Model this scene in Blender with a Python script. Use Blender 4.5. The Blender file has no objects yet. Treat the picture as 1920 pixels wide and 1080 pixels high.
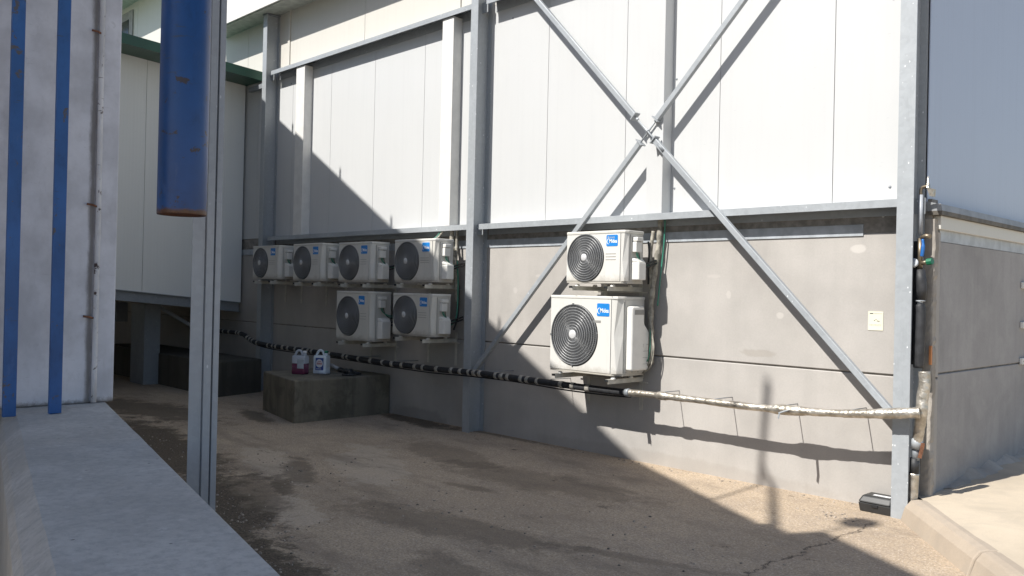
import bpy, bmesh, math, random
from mathutils import Vector, Matrix
random.seed(11)
S = bpy.context.scene
COL = S.collection
PI = math.pi
R = math.radians
SUN = Vector((.21, 1.0, -1.15))            # direction the sunlight travels

# ------------------------------------------------------------------ materials
class NT:
    def __init__(s, name):
        s.m = bpy.data.materials.new(name); s.m.use_nodes = True
        s.t = s.m.node_tree; s.n = s.t.nodes; s.l = s.t.links
        s.b = s.n['Principled BSDF']
        s.tc = s.n.new('ShaderNodeTexCoord'); s.P = s.tc.outputs['Object']
        s.nrm = None
    def link(s, a, b): s.l.new(a, b)
    def mapping(s, loc=(0,0,0), rot=(0,0,0), scale=(1,1,1), typ='POINT', src=None):
        m = s.n.new('ShaderNodeMapping'); m.vector_type = typ
        m.inputs['Location'].default_value = loc; m.inputs['Rotation'].default_value = rot; m.inputs['Scale'].default_value = scale
        s.link(src or s.P, m.inputs['Vector']); return m.outputs[0]
    def noise(s, scale, detail=4, rough=.55, vec=None, dist=0):
        n = s.n.new('ShaderNodeTexNoise'); n.inputs['Scale'].default_value = scale
        n.inputs['Detail'].default_value = detail; n.inputs['Roughness'].default_value = rough
        n.inputs['Distortion'].default_value = dist
        s.link(vec or s.P, n.inputs['Vector']); return n.outputs['Fac']
    def voro(s, scale, vec=None, feat='F1', out='Distance'):
        n = s.n.new('ShaderNodeTexVoronoi'); n.feature = feat; n.inputs['Scale'].default_value = scale
        s.link(vec or s.P, n.inputs['Vector']); return n.outputs[out]
    def ramp(s, fac, a, b, va=0., vb=1.):
        n = s.n.new('ShaderNodeMapRange'); n.interpolation_type = 'SMOOTHSTEP'
        n.inputs['From Min'].default_value = a; n.inputs['From Max'].default_value = b
        n.inputs['To Min'].default_value = va; n.inputs['To Max'].default_value = vb
        s.link(fac, n.inputs['Value']); return n.outputs[0]
    def math(s, op, a, b=None):
        n = s.n.new('ShaderNodeMath'); n.operation = op; n.use_clamp = False
        for i, v in enumerate((a, b)):
            if v is None: continue
            if isinstance(v, (int, float)): n.inputs[i].default_value = v
            else: s.link(v, n.inputs[i])
        return n.outputs[0]
    def mix(s, fac, a, b, mode='MIX'):
        n = s.n.new('ShaderNodeMix'); n.data_type = 'RGBA'; n.blend_type = mode
        if isinstance(fac, (int, float)): n.inputs[0].default_value = fac
        else: s.link(fac, n.inputs[0])
        for i, v in ((6, a), (7, b)):
            if isinstance(v, (tuple, list)): n.inputs[i].default_value = (*v[:3], 1)
            else: s.link(v, n.inputs[i])
        return n.outputs[2]
    def bump(s, h, strength=.3, dist=.01):
        n = s.n.new('ShaderNodeBump'); n.inputs['Strength'].default_value = strength; n.inputs['Distance'].default_value = dist
        s.link(h, n.inputs['Height'])
        if s.nrm: s.link(s.nrm, n.inputs['Normal'])
        s.nrm = n.outputs[0]; s.link(s.nrm, s.b.inputs['Normal'])
    def blob(s, cx, cy, rx, ry, rot=0, axes='xy'):
        if axes == 'xy': v = s.mapping((cx, cy, 0), (0, 0, rot), (rx, ry, 50), 'TEXTURE')
        else: v = s.mapping((cx, 0, cy), (0, rot, 0), (rx, 50, ry), 'TEXTURE')
        g = s.n.new('ShaderNodeTexGradient'); g.gradient_type = 'SPHERICAL'; s.link(v, g.inputs[0]); return g.outputs['Fac']
    def done(s, col, rough=.6, metal=0., spec=.5):
        if isinstance(col, (tuple, list)): s.b.inputs['Base Color'].default_value = (*col[:3], 1)
        else: s.link(col, s.b.inputs['Base Color'])
        if isinstance(rough, (int, float)): s.b.inputs['Roughness'].default_value = rough
        else: s.link(rough, s.b.inputs['Roughness'])
        s.b.inputs['Metallic'].default_value = metal
        s.b.inputs['Specular IOR Level'].default_value = spec
        return s.m

def plain(name, col, rough=.5, metal=0., var=.12, scale=9, bump=0, spec=.5):
    t = NT(name); f = t.noise(scale, 5)
    d = tuple(c*(1-var*1.5) for c in col); u = tuple(min(1, c*(1+var)) for c in col)
    c = t.mix(t.ramp(f, .3, .7), d, u)
    if bump: t.bump(t.noise(scale*12, 4), bump, .003)
    return t.done(c, rough, metal, spec)

def concrete(name, col, streak=.25, bump=.25, grain=90, dirt=0., damp=None, blobs=()):
    t = NT(name)
    big = t.noise(1.1, 6, .6)
    st = t.noise(2.2, 5, .6, t.mapping(scale=(2.6, 2.6, .22)))
    fine = t.noise(grain, 5, .7)
    c = t.mix(t.ramp(big, .3, .7), tuple(v*.86 for v in col), tuple(v*1.08 for v in col))
    c = t.mix(t.math('MULTIPLY', t.ramp(st, .42, .75), streak), c, tuple(v*.6 for v in col))
    c = t.mix(t.math('MULTIPLY', t.ramp(fine, .35, .75), .22), c, tuple(v*.62 for v in col))
    pits = t.ramp(t.voro(26), .03, .075, 1, 0)
    pits = t.math('MULTIPLY', pits, t.ramp(t.noise(5, 2), .5, .62))
    c = t.mix(t.math('MULTIPLY', pits, .55), c, tuple(v*.45 for v in col))
    if dirt:
        d = t.ramp(t.noise(3.4, 8, .65, dist=.6), .46, .62)
        c = t.mix(t.math('MULTIPLY', d, dirt), c, damp or (.03, .032, .026))
    for cx, cz, rx, rz, k, bc in blobs:
        b = t.math('ADD', t.blob(cx, cz, rx, rz, 0, 'xz'), t.math('MULTIPLY', t.math('SUBTRACT', t.noise(9, 6, .65), .5), .9))
        c = t.mix(t.math('MULTIPLY', t.ramp(b, .22, .5), k), c, bc)
    t.bump(t.math('ADD', t.math('MULTIPLY', fine, .6), t.math('MULTIPLY', pits, -1.2)), bump, .004)
    return t.done(c, .88, 0, .3)

def galvanised(name, col=(.385, .41, .43), spots=1., rough=.5, metal=.15):
    t = NT(name)
    a = t.voro(38, feat='F1', out='Color')
    sep = t.n.new('ShaderNodeSeparateColor'); t.link(a, sep.inputs[0])
    c = t.mix(t.math('MULTIPLY', sep.outputs[0], .35), tuple(v*.92 for v in col), tuple(v*1.18 for v in col))
    big = t.noise(1.6, 5, .6, t.mapping(scale=(1, 1, .5)))
    c = t.mix(t.ramp(big, .35, .7, 0, .4), c, tuple(v*.78 for v in col))
    sp = t.math('MULTIPLY', t.ramp(t.voro(16, t.mapping(scale=(1.6, 1.6, .8))), .05, .13, 1, 0), t.ramp(t.noise(7, 3), .5, .58))
    c = t.mix(t.math('MULTIPLY', sp, spots), c, (.85, .87, .88))
    dr = t.ramp(t.noise(5, 8, .75, t.mapping(scale=(3, 3, .25))), .55, .75)
    c = t.mix(t.math('MULTIPLY', dr, .35), c, tuple(v*.6 for v in col))
    t.bump(t.noise(60, 3), .06, .003)
    return t.done(c, t.ramp(t.noise(12), .3, .7, rough-.08, rough+.1), metal, .5)

def panel_mat(name, col, axis=0, dirt=.1):
    t = NT(name)
    sep = t.n.new('ShaderNodeSeparateXYZ'); t.link(t.P, sep.inputs[0])
    w = t.math('SINE', t.math('MULTIPLY', sep.outputs[axis], 2*PI/.05))
    g = t.noise(3, 6, .6, t.mapping(scale=(5, 5, .18)))
    c = t.mix(t.math('MULTIPLY', t.ramp(g, .45, .75), dirt), col, tuple(v*.72 for v in col))
    c = t.mix(t.ramp(t.noise(.9, 3), .35, .7, 0, .25), c, tuple(v*.93 for v in col))
    sc = t.math('MULTIPLY', t.ramp(t.noise(20, 2, .5, t.mapping(scale=(1, 1, 5))), .70, .74), .35)
    c = t.mix(sc, c, tuple(v*.7 for v in col))
    t.bump(t.ramp(w, -.2, .9), .10, .002)
    t.bump(t.noise(2.2, 2), .05, .02)
    return t.done(c, .42, 0, .4)

def painted(name, col, rust=.3, scale=6, chips=.66, under=(.09, .045, .028), rough=.42, zrust=None, spec=.5, grime=None):
    t = NT(name)
    c = t.mix(t.ramp(t.noise(scale*.5, 6, .6), .3, .7), tuple(v*.8 for v in col), tuple(min(1, v*1.12) for v in col))
    scuff = t.ramp(t.noise(scale*1.3, 8, .7, t.mapping(scale=(1, 1, .35))), .56, .72)
    c = t.mix(t.math('MULTIPLY', scuff, .28), c, tuple(min(1, v*.6+.12) for v in col))
    sm_ = t.ramp(t.noise(scale*3.1, 9, .75, t.mapping(scale=(1, 1, .5))), .50, .70)
    c = t.mix(t.math('MULTIPLY', sm_, .12+.35*rust), c, tuple(v*.5 for v in col))
    scr = t.math('MULTIPLY', t.ramp(t.noise(scale*9, 3, .5, t.mapping(scale=(.22, .22, 1.6))), .66, .70), t.ramp(t.noise(scale*.9, 3), .5, .56))
    c = t.mix(t.math('MULTIPLY', scr, rust*.6), c, tuple(v*.25+.03 for v in under))
    ch = t.ramp(t.noise(scale*2.4, 7, .68, dist=.4), chips, chips+.035)
    c = t.mix(t.math('MULTIPLY', ch, rust), c, under)
    if grime:                                              # dirt that has run down beside the pipe, and along the foot of the wall
        sy = t.n.new('ShaderNodeSeparateXYZ'); t.link(t.P, sy.inputs[0])
        dd = t.math('ABSOLUTE', t.math('SUBTRACT', sy.outputs[1], grime))
        g = t.math('ADD', dd, t.math('MULTIPLY', t.math('SUBTRACT', t.noise(11, 8, .75, t.mapping(scale=(1, 1, .35))), .5), .045))
        c = t.mix(t.ramp(g, .002, .028, .8, 0), c, (.10, .085, .075))
        h = t.math('ADD', sy.outputs[2], t.math('MULTIPLY', t.math('SUBTRACT', t.noise(16, 7, .75), .5), .10))
        c = t.mix(t.ramp(h, .0, .035, .85, 0), c, (.17, .15, .13))
    fade = None
    if zrust is not None:                                  # corroded cut edge at the bottom of the tube
        sep = t.n.new('ShaderNodeSeparateXYZ'); t.link(t.P, sep.inputs[0])
        h = t.math('ADD', sep.outputs[2], t.math('MULTIPLY', t.noise(22, 5, .7), .035))
        fade = t.ramp(h, zrust+.02, zrust+.036, 1, 0)
        c = t.mix(fade, c, t.mix(t.noise(60, 5), (.035, .018, .014), (.13, .06, .032)))
    t.bump(t.math('ADD', t.math('MULTIPLY', ch, -.5), t.noise(50, 4)), .15, .002)
    return t.done(c, rough, 0, spec)

M = {}
WX = -7.4
stain_w = [(-5.0, .04, 2.6, .12, .3, (.30, .27, .235)), (-8.6, .0, .9, .22, .4, (.2, .19, .17)),
           (-8.1, .75, .55, .5, .25, (.25, .24, .21)), (-4.35, 1.78, .10, .025, .3, (.56, .53, .49)), (-4.2, 1.62, .035, .05, .4, (.57, .54, .5)),
           (-3.7, 1.45, .05, .045, .4, (.6, .57, .53)), (-6.55, 1.78, .07, .025, .35, (.56, .53, .5)), (-6.9, 1.62, .05, .05, .35, (.56, .53, .5)),
           (-3.05, 2.0, .1, .05, .6, (.6, .57, .53)), (-3.9, 1.12, .25, .05, .4, (.3, .27, .23))]
stain_w = [(a-WX, *r) for a, *r in stain_w]
M['concrete_wall'] = concrete('cast_concrete_panel', (.435, .412, .385), .15, .16, 70, 0, None, stain_w)
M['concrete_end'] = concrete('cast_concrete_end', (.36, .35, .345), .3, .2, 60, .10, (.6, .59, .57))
M['rough_concrete'] = concrete('broken_concrete_edge', (.42, .385, .34), .3, .9, 40, .3, (.16, .14, .12))
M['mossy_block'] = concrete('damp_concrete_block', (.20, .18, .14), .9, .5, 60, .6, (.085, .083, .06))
M['dark_block'] = concrete('shade_darkened_block', (.10, .092, .075), .8, .5, 60, .5, (.07, .066, .05))  # base darkened so the space under the corridor reads dark
def cap_mat():
    t = NT('weathered_cap')
    c = t.mix(t.ramp(t.noise(2.2, 8, .68), .32, .68), (.42, .405, .38), (.545, .53, .50))
    c = t.mix(t.ramp(t.noise(7, 9, .75, dist=.4), .46, .66, 0, .4), c, (.36, .352, .34))
    c = t.mix(t.ramp(t.noise(34, 6, .75), .42, .66, 0, .6), c, (.33, .325, .315))
    c = t.mix(t.ramp(t.noise(21, 7, .75), .56, .68, 0, .45), c, (.62, .62, .61))
    sp = t.math('MULTIPLY', t.ramp(t.voro(17), .05, .11, 1, 0), t.ramp(t.noise(3.3, 4), .54, .6))
    c = t.mix(t.math('MULTIPLY', sp, .7), c, (.09, .085, .08))
    t.bump(t.math('ADD', t.noise(30, 8, .8), t.math('MULTIPLY', sp, -.7)), .7, .006); t.bump(t.noise(4, 5), .3, .03)
    return t.done(c, .9, 0, .25)
M['cap'] = cap_mat()
M['fillet'] = concrete('rubble_mortar', (.44, .40, .35), .3, 1.0, 40, .4, (.26, .24, .21))
M['grit'] = plain('grit_stone', (.34, .29, .235), .9, var=.5, scale=30)
M['kerb'] = concrete('kerb_concrete', (.40, .335, .265), .12, .5, 90, .25, (.30, .27, .23))
M['slab'] = concrete('ramp_concrete', (.51, .435, .335), .05, .6, 110, .25, (.34, .30, .25))
M['white_clad'] = panel_mat('white_sandwich_panel', (.565, .572, .57), 0)
M['end_clad'] = panel_mat('end_panel_shade_blue', (.46, .525, .64), 1, .12)  # white panel with the blue of skylit shade put into its colour
M['cream'] = panel_mat('cream_band_panel', (.60, .58, .53), 0, .12)
M['corridor'] = panel_mat('corridor_panel', (.80, .81, .785), 1, .08)
M['soffit'] = plain('eave_soffit', (.50, .52, .47), .6)
M['fascia'] = plain('eave_fascia', (.70, .69, .66), .5, var=.04)
M['steel'] = galvanised('galvanised_steel')
M['steel_dark'] = galvanised('weathered_steel', (.27, .29, .31), .35, .55, .15)
M['steel_post'] = galvanised('galvanised_post', (.33, .355, .385), .35, .55, .1)
M['green'] = painted('green_trim_paint', (.018, .085, .058), .2, 4, .7)
M['angle'] = plain('pale_angle', (.42, .45, .48), .5, .1)
M['seal'] = plain('panel_seal', (.30, .30, .295), .8)
M['taupe'] = plain('joint_filler', (.26, .24, .215), .8, var=.2, scale=14)
M['brown'] = plain('brown_flashing', (.12, .105, .085), .6, var=.25)
M['greyflash'] = plain('grey_flashing', (.30, .31, .32), .5, .1)
def enamel(name, col):
    t = NT(name); oi = t.n.new('ShaderNodeObjectInfo'); rnd = oi.outputs['Random']
    c = t.mix(t.math('MULTIPLY', rnd, .5), col, tuple(v*w for v, w in zip(col, (.90, .87, .78))))
    v = t.n.new('ShaderNodeVectorMath'); v.operation = 'ADD'; t.link(t.P, v.inputs[0]); t.link(rnd, v.inputs[1])
    st = t.noise(5, 8, .7, t.mapping(scale=(3, 3, .35), src=v.outputs[0]))
    c = t.mix(t.math('MULTIPLY', t.ramp(st, .48, .74), .32), c, tuple(q*.62 for q in col))
    sep = t.n.new('ShaderNodeSeparateXYZ'); t.link(t.P, sep.inputs[0])
    h = t.math('ADD', sep.outputs[2], t.math('MULTIPLY', t.math('SUBTRACT', t.noise(14, 7, .7, v.outputs[0]), .5), .16))
    c = t.mix(t.ramp(h, .0, .09, .45, 0), c, (.30, .26, .20))
    return t.done(c, .4, 0, .45)
M['ac'] = enamel('unit_white_enamel', (.66, .65, .615)); M['ac_side'] = enamel('unit_side_shaded', (.58, .57, .54))  # side copy greyed to carry the shade on that side
M['ac_grey'] = plain('unit_groove_grey', (.28, .275, .26), .5, var=.08)
M['plastic'] = plain('unit_cover_plastic', (.74, .73, .69), .35, var=.03)
M['grille'] = plain('grille_wire_black', (.19, .195, .20), .35, .2, var=.1)
M['ring'] = plain('grille_ring_wire', (.42, .425, .43), .35, .3, var=.1)
M['void'] = plain('opening_shade_black', (.012, .013, .015), .6, var=.1)  # near-black standing in for the shade inside openings
M['blade'] = plain('fan_blade_plastic', (.035, .037, .042), .4, var=.1)
M['hub'] = plain('grille_hub', (.60, .60, .60), .35, var=.05)
M['badge'] = plain('badge_blue', (.018, .22, .62), .35, var=.04)
M['lettering'] = plain('badge_white', (.85, .87, .9), .4, var=.02)
M['cable_green'] = plain('green_cable', (.05, .24, .17), .4)
M['cable_black'] = plain('black_cable', (.02, .022, .024), .5)
M['line'] = plain('pipe_lagging_cream', (.33, .31, .26), .7, var=.3, scale=22, bump=.5)
M['foam'] = plain('black_foam', (.022, .023, .026), .75, var=.3, scale=30, bump=.4)
M['foam_lit'] = plain('black_foam_lit', (.03, .031, .034), .55, var=.3, scale=14, bump=.6)  # foam copy lightened in colour for the sunlit corner pipes
M['tape'] = plain('grey_tape', (.33, .31, .27), .6, var=.2, scale=30)
def foil():
    t = NT('crumpled_foil')
    n = t.noise(26, 6, .6, dist=.8); v = t.voro(34)
    c = t.mix(t.ramp(t.noise(14, 5), .35, .7), (.38, .345, .29), (.66, .62, .55))
    t.bump(t.math('ADD', n, t.math('MULTIPLY', v, .5)), .55, .010)
    return t.done(c, t.ramp(n, .3, .7, .28, .5), .75, .5)
M['foil'] = foil()
M['white_panel_wall'] = painted('white_panel_paint', (.62, .63, .68), .2, 7, .66, (.25, .24, .25), .6, grime=.498)
M['white_bead'] = painted('white_pipe_paint', (.62, .62, .64), 1, 6, .60, (.055, .032, .03), .5)
M['blue_bar'] = painted('blue_bar_paint', (.023, .10, .30), .9, 6, .61, (.09, .075, .065), .45)
M['blue_tube'] = painted('blue_tube_paint', (.006, .055, .20), .95, 5, .60, (.035, .024, .022), .38, zrust=.004)
M['bottle'] = plain('jerrycan_white', (.66, .72, .76), .3, var=.03)
def clear_plastic():
    t = NT('jerrycan_translucent'); t.b.inputs['Transmission Weight'].default_value = .35
    return t.done((.62, .66, .72), .35)
M['clear'] = clear_plastic()
M['liquid'] = plain('magenta_liquid', (.14, .03, .07), .2, var=.1)
M['label_grey'] = plain('pale_label', (.42, .46, .50), .5)
M['label_blue'] = plain('blue_label', (.05, .09, .30), .5)
M['label_white'] = plain('white_label', (.75, .76, .78), .5)
M['label_red'] = plain('red_print', (.45, .09, .10), .5)
M['bait'] = plain('black_plastic', (.028, .029, .030), .42, var=.1)
M['paper'] = plain('cream_notice', (.72, .70, .55), .55, var=.03)
M['ink'] = plain('print_ink', (.09, .09, .085), .6)
M['blue_handle'] = plain('blue_handle', (.015, .12, .38), .4)
M['green_knob'] = plain('green_knob', (.015, .17, .085), .4)
M['brass'] = plain('tarnished_brass', (.22, .18, .13), .4, .6)
M['gauge'] = plain('gauge_face', (.50, .52, .54), .35)
M['pvc'] = plain('grey_conduit', (.36, .38, .41), .45)
M['copper_rust'] = plain('rusty_metal', (.20, .09, .05), .6, .3, var=.3, scale=40)
M['glass'] = plain('dark_window', (.02, .021, .024), .15)
M['winframe'] = plain('window_frame', (.30, .29, .28), .5)
M['neigh_wall'] = plain('neighbour_render', (.42, .40, .37), .8)
M['neigh_roof'] = plain('neighbour_roof', (.34, .34, .35), .6)
M['orange'] = plain('orange_tag', (.55, .22, .08), .6)

def ground_mat():
    t = NT('yard_concrete')
    col = (.415, .330, .245)
    big = t.noise(.55, 6, .6); mid = t.noise(3.2, 7, .65); fine = t.noise(55, 6, .75)
    c = t.mix(t.ramp(big, .3, .7), (.44, .345, .245), (.575, .455, .325))
    c = t.mix(t.ramp(mid, .40, .70, 0, .5), c, (.36, .29, .225))
    c = t.mix(t.ramp(t.noise(11, 6, .7), .45, .7, 0, .4), c, (.33, .265, .205))
    ag = t.voro(120, out='Color'); sep = t.n.new('ShaderNodeSeparateColor'); t.link(ag, sep.inputs[0])
    c = t.mix(t.ramp(sep.outputs[0], .72, .95, 0, .40), c, (.72, .63, .53))
    c = t.mix(t.ramp(sep.outputs[1], .75, .98, 0, .45), c, (.2, .165, .135))
    c = t.mix(t.math('MULTIPLY', t.ramp(fine, .43, .66), .7), c, (.24, .195, .15))
    # pale worn patches in front of the cap wall
    for cx, cy, rx, ry, rot in ((-5.6, -3.45, .8, .3, -.35), (-7.2, -2.75, 1.3, .35, -.3), (-6.6, -2.1, 1.6, .5, -.5)):
        b = t.math('ADD', t.blob(cx, cy, rx, ry, rot), t.math('MULTIPLY', t.math('SUBTRACT', mid, .5), 1.6))
        c = t.mix(t.ramp(b, .3, .5, 0, .32), c, (.66, .57, .46))
    stn = t.noise(3.4, 12, .78, dist=.3)
    c = t.mix(t.ramp(t.noise(1.3, 9, .7, t.mapping(rot=(0, 0, .35), scale=(.55, 1.5, 1))), .48, .70, 0, .6), c, (.20, .165, .13))
    # damp earth and dirt that has washed along the low wall, the block and the foot of the concrete panels; deepened beyond the dirt to darken the shaded yard
    for cx, cy, rx, ry, rot, k in ((-8.6, -3.25, 3.4, .75, -.16, .95), (-5.9, -3.95, 2.3, .62, -.3, .97), (-4.2, -4.4, 1.7, .5, -.3, .95), (-6.2, -3.55, 1.4, .55, -.35, .55), (-6.75, -2.75, .9, .22, -.5, .6),
                                   (-11.2, -2.3, 2.4, .7, .1, .8), (-8.4, -.15, 1.3, .3, -.1, .92), (-6.3, -3.15, .7, .14, -.4, .65), (-3.5, -3.6, 1.3, .3, -.3, .4), (-4.6, -2.9, 1.6, .4, .2, .5), (-5.2, -1.4, 1.8, .5, .1, .4), (-6.6, -1.2, 1.4, .45, -.2, .4), (-9.9, -1.5, 1.0, .22, -.25, .8), (-7.0, -.06, 1.6, .1, 0, .6),
                                   (-5.3, -2.0, .5, .12, .2, .5), (-3.3, -2.5, .9, .1, .3, .4)):
        b = t.math('ADD', t.blob(cx, cy, rx, ry, rot), t.math('ADD', t.math('MULTIPLY', t.math('SUBTRACT', stn, .5), 1.9), t.math('MULTIPLY', t.math('SUBTRACT', fine, .5), .5)))
        c = t.mix(t.ramp(b, .22, .58, 0, k), c, t.mix(t.ramp(fine, .3, .7), (.035, .03, .022), (.19, .15, .11)))
    # one long crack running from the kerb towards the viewer
    sx = t.n.new('ShaderNodeSeparateXYZ'); t.link(t.P, sx.inputs[0])
    dx = t.math('ADD', t.math('ADD', sx.outputs[0], 2.655), t.math('MULTIPLY', t.math('SUBTRACT', t.noise(4.5, 9, .72), .5), .34))
    cr = t.math('MULTIPLY', t.ramp(t.math('ABSOLUTE', dx), .004, .011, 1, 0), t.math('MULTIPLY', t.ramp(sx.outputs[1], -.42, -.5), t.ramp(sx.outputs[1], -3.2, -2.7)))
    cr = t.math('MULTIPLY', cr, t.ramp(t.noise(9, 3), .36, .5))
    c = t.mix(t.math('MULTIPLY', cr, .8), c, (.06, .05, .04))
    t.bump(t.math('ADD', t.math('MULTIPLY', fine, .8), t.math('ADD', t.math('MULTIPLY', sep.outputs[0], .5), t.math('MULTIPLY', cr, -2))), .55, .012)
    t.bump(mid, .25, .05)
    return t.done(c, .93, 0, .25)
M['ground'] = ground_mat()

# ------------------------------------------------------------------ mesh builder
class MB:
    def __init__(s): s.v = []; s.f = []; s.sm = []; s.mi = []; s.cur = 0
    def _add(s, vs, fs, smooth=False):
        o = len(s.v); s.v += [Vector(p) for p in vs]
        for q in fs: s.f.append([i+o for i in q]); s.sm.append(smooth); s.mi.append(s.cur)
        return s
    def box(s, x0, x1, y0, y1, z0, z1):
        v = [(x, y, z) for z in (z0, z1) for y in (y0, y1) for x in (x0, x1)]
        return s._add(v, [(0,2,3,1), (4,5,7,6), (0,1,5,4), (2,6,7,3), (0,4,6,2), (1,3,7,5)])
    def prism(s, poly, z0, z1, M4=None, smooth=False):
        n = len(poly)
        v = [Vector((p[0], p[1], z0)) for p in poly]+[Vector((p[0], p[1], z1)) for p in poly]
        if M4: v = [M4 @ p for p in v]
        f = [tuple(reversed(range(n))), tuple(range(n, 2*n))]
        s._add(v, f)
        o = len(s.v)-2*n
        for i in range(n):
            j = (i+1) % n; s.f.append([o+i, o+j, o+n+j, o+n+i]); s.sm.append(smooth); s.mi.append(s.cur)
        return s
    def hexa(s, b, t):   # bottom 4 and top 4 points, counter-clockwise from above
        return s._add(list(b)+list(t), [(3,2,1,0), (4,5,6,7), (0,1,5,4), (1,2,6,5), (2,3,7,6), (3,0,4,7)])
    def beam(s, a, b, w, h, up=(0,0,1), e0=0, e1=0):
        a = Vector(a); b = Vector(b); d = (b-a).normalized(); x = d.cross(Vector(up)).normalized(); y = x.cross(d)
        a = a-d*e0; b = b+d*e1
        c = [(-w/2,-h/2), (w/2,-h/2), (w/2,h/2), (-w/2,h/2)]
        v = [a+x*i+y*j for i, j in c]+[b+x*i+y*j for i, j in c]
        return s._add(v, [(0,1,2,3), (7,6,5,4), (0,4,5,1), (1,5,6,2), (2,6,7,3), (3,7,4,0)])
    def tube(s, pts, r, n=10, smooth=True, cap=True):
        pts = [Vector(p) for p in pts]; k = len(pts)
        rr = r if isinstance(r, (list, tuple)) else [r]*k
        d0 = (pts[1]-pts[0]).normalized(); x = d0.orthogonal().normalized(); vs = []
        for i, p in enumerate(pts):
            d = (pts[min(i+1, k-1)]-pts[max(i-1, 0)]).normalized()
            x = (x-d*x.dot(d)).normalized(); y = d.cross(x)
            vs += [p+(x*math.cos(2*PI*j/n)+y*math.sin(2*PI*j/n))*rr[i] for j in range(n)]
        fs = [(i*n+j, i*n+(j+1) % n, (i+1)*n+(j+1) % n, (i+1)*n+j) for i in range(k-1) for j in range(n)]
        s._add(vs, fs, smooth)
        if cap:
            o = len(s.v)-len(vs)
            s.f.append([o+j for j in reversed(range(n))]); s.f.append([o+(k-1)*n+j for j in range(n)]); s.sm += [False]*2; s.mi += [s.cur]*2
        return s
    def torus(s, c, rad, r, axis='y', n=40, m=6, sx=1.):
        vs = []
        for i in range(n):
            a = 2*PI*i/n
            for j in range(m):
                b = 2*PI*j/m; q = rad+r*math.cos(b); u, w, h = q*math.cos(a)*sx, q*math.sin(a), r*math.sin(b)
                vs.append(Vector(c)+(Vector((u, h, w)) if axis == 'y' else Vector((u, w, h)) if axis == 'z' else Vector((h, u, w))))
        fs = [(i*m+j, i*m+(j+1) % m, ((i+1) % n)*m+(j+1) % m, ((i+1) % n)*m+j) for i in range(n) for j in range(m)]
        return s._add(vs, fs, True)
    def lathe(s, c, prof, n=24, M4=None, smooth=True):   # prof: (radius, height) list, axis z
        vs = []
        for r, h in prof:
            vs += [Vector((r*math.cos(2*PI*j/n), r*math.sin(2*PI*j/n), h)) for j in range(n)]
        if M4: vs = [M4 @ v for v in vs]
        vs = [v+Vector(c) for v in vs]
        fs = [(i*n+j, i*n+(j+1) % n, (i+1)*n+(j+1) % n, (i+1)*n+j) for i in range(len(prof)-1) for j in range(n)]
        return s._add(vs, fs, smooth)
    def quad(s, a, b, c, d): return s._add([a, b, c, d], [(0,1,2,3)])
    def build(s, name, mat, parent=None, bevel=0, seg=2):
        me = bpy.data.meshes.new(name)
        org = Vector((0,0,0)); p = parent
        while p: org += p.location; p = p.parent
        me.from_pydata([v-org for v in s.v], [], s.f)
        bm = bmesh.new(); bm.from_mesh(me)
        for fc, sm, mi in zip(bm.faces, s.sm, s.mi): fc.smooth = sm; fc.material_index = mi
        bmesh.ops.recalc_face_normals(bm, faces=bm.faces[:]); bm.to_mesh(me); bm.free()
        for mm in (mat if isinstance(mat, (list, tuple)) else [mat]): me.materials.append(mm)
        o = bpy.data.objects.new(name, me); COL.objects.link(o)
        if parent: o.parent = parent
        if bevel:
            b = o.modifiers.new('edge', 'BEVEL'); b.width = bevel; b.segments = seg; b.limit_method = 'ANGLE'; b.angle_limit = R(40)
        return o

def thing(name, label, cat, loc=(0,0,0), group=None):
    o = bpy.data.objects.new(name, None); COL.objects.link(o); o.location = loc; o.empty_display_size = .1
    return tag(o, label, cat, group)
def tag(o, label=None, cat=None, group=None, kind=None):
    if label: o['label'] = label
    if cat: o['category'] = cat
    if group: o['group'] = group
    if kind: o['kind'] = kind
    return o
def B(x0, x1, y0, y1, z0, z1): return MB().box(x0, x1, y0, y1, z0, z1)
def jig(p, a): return (p[0]+random.uniform(-a, a), p[1]+random.uniform(-a, a), p[2]+random.uniform(-a, a))
def spline(pts, per=6):
    P = [Vector(p) for p in pts]; out = []
    for i in range(len(P)-1):
        a, b, c, d = P[max(i-1, 0)], P[i], P[i+1], P[min(i+2, len(P)-1)]
        for k in range(per):
            t = k/per; out.append(.5*((2*b)+(c-a)*t+(2*a-5*b+4*c-d)*t*t+(3*b-a-3*c+d)*t**3))
    return out+[P[-1]]

# ------------------------------------------------------------------ ground, ramp, kerb
g = MB(); Rg = 220
n = 1
g.quad((-Rg, -Rg, 0), (Rg, -Rg, 0), (Rg, Rg, 0), (-Rg, Rg, 0))
tag(g.build('ground', M['ground']), kind='structure')

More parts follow.
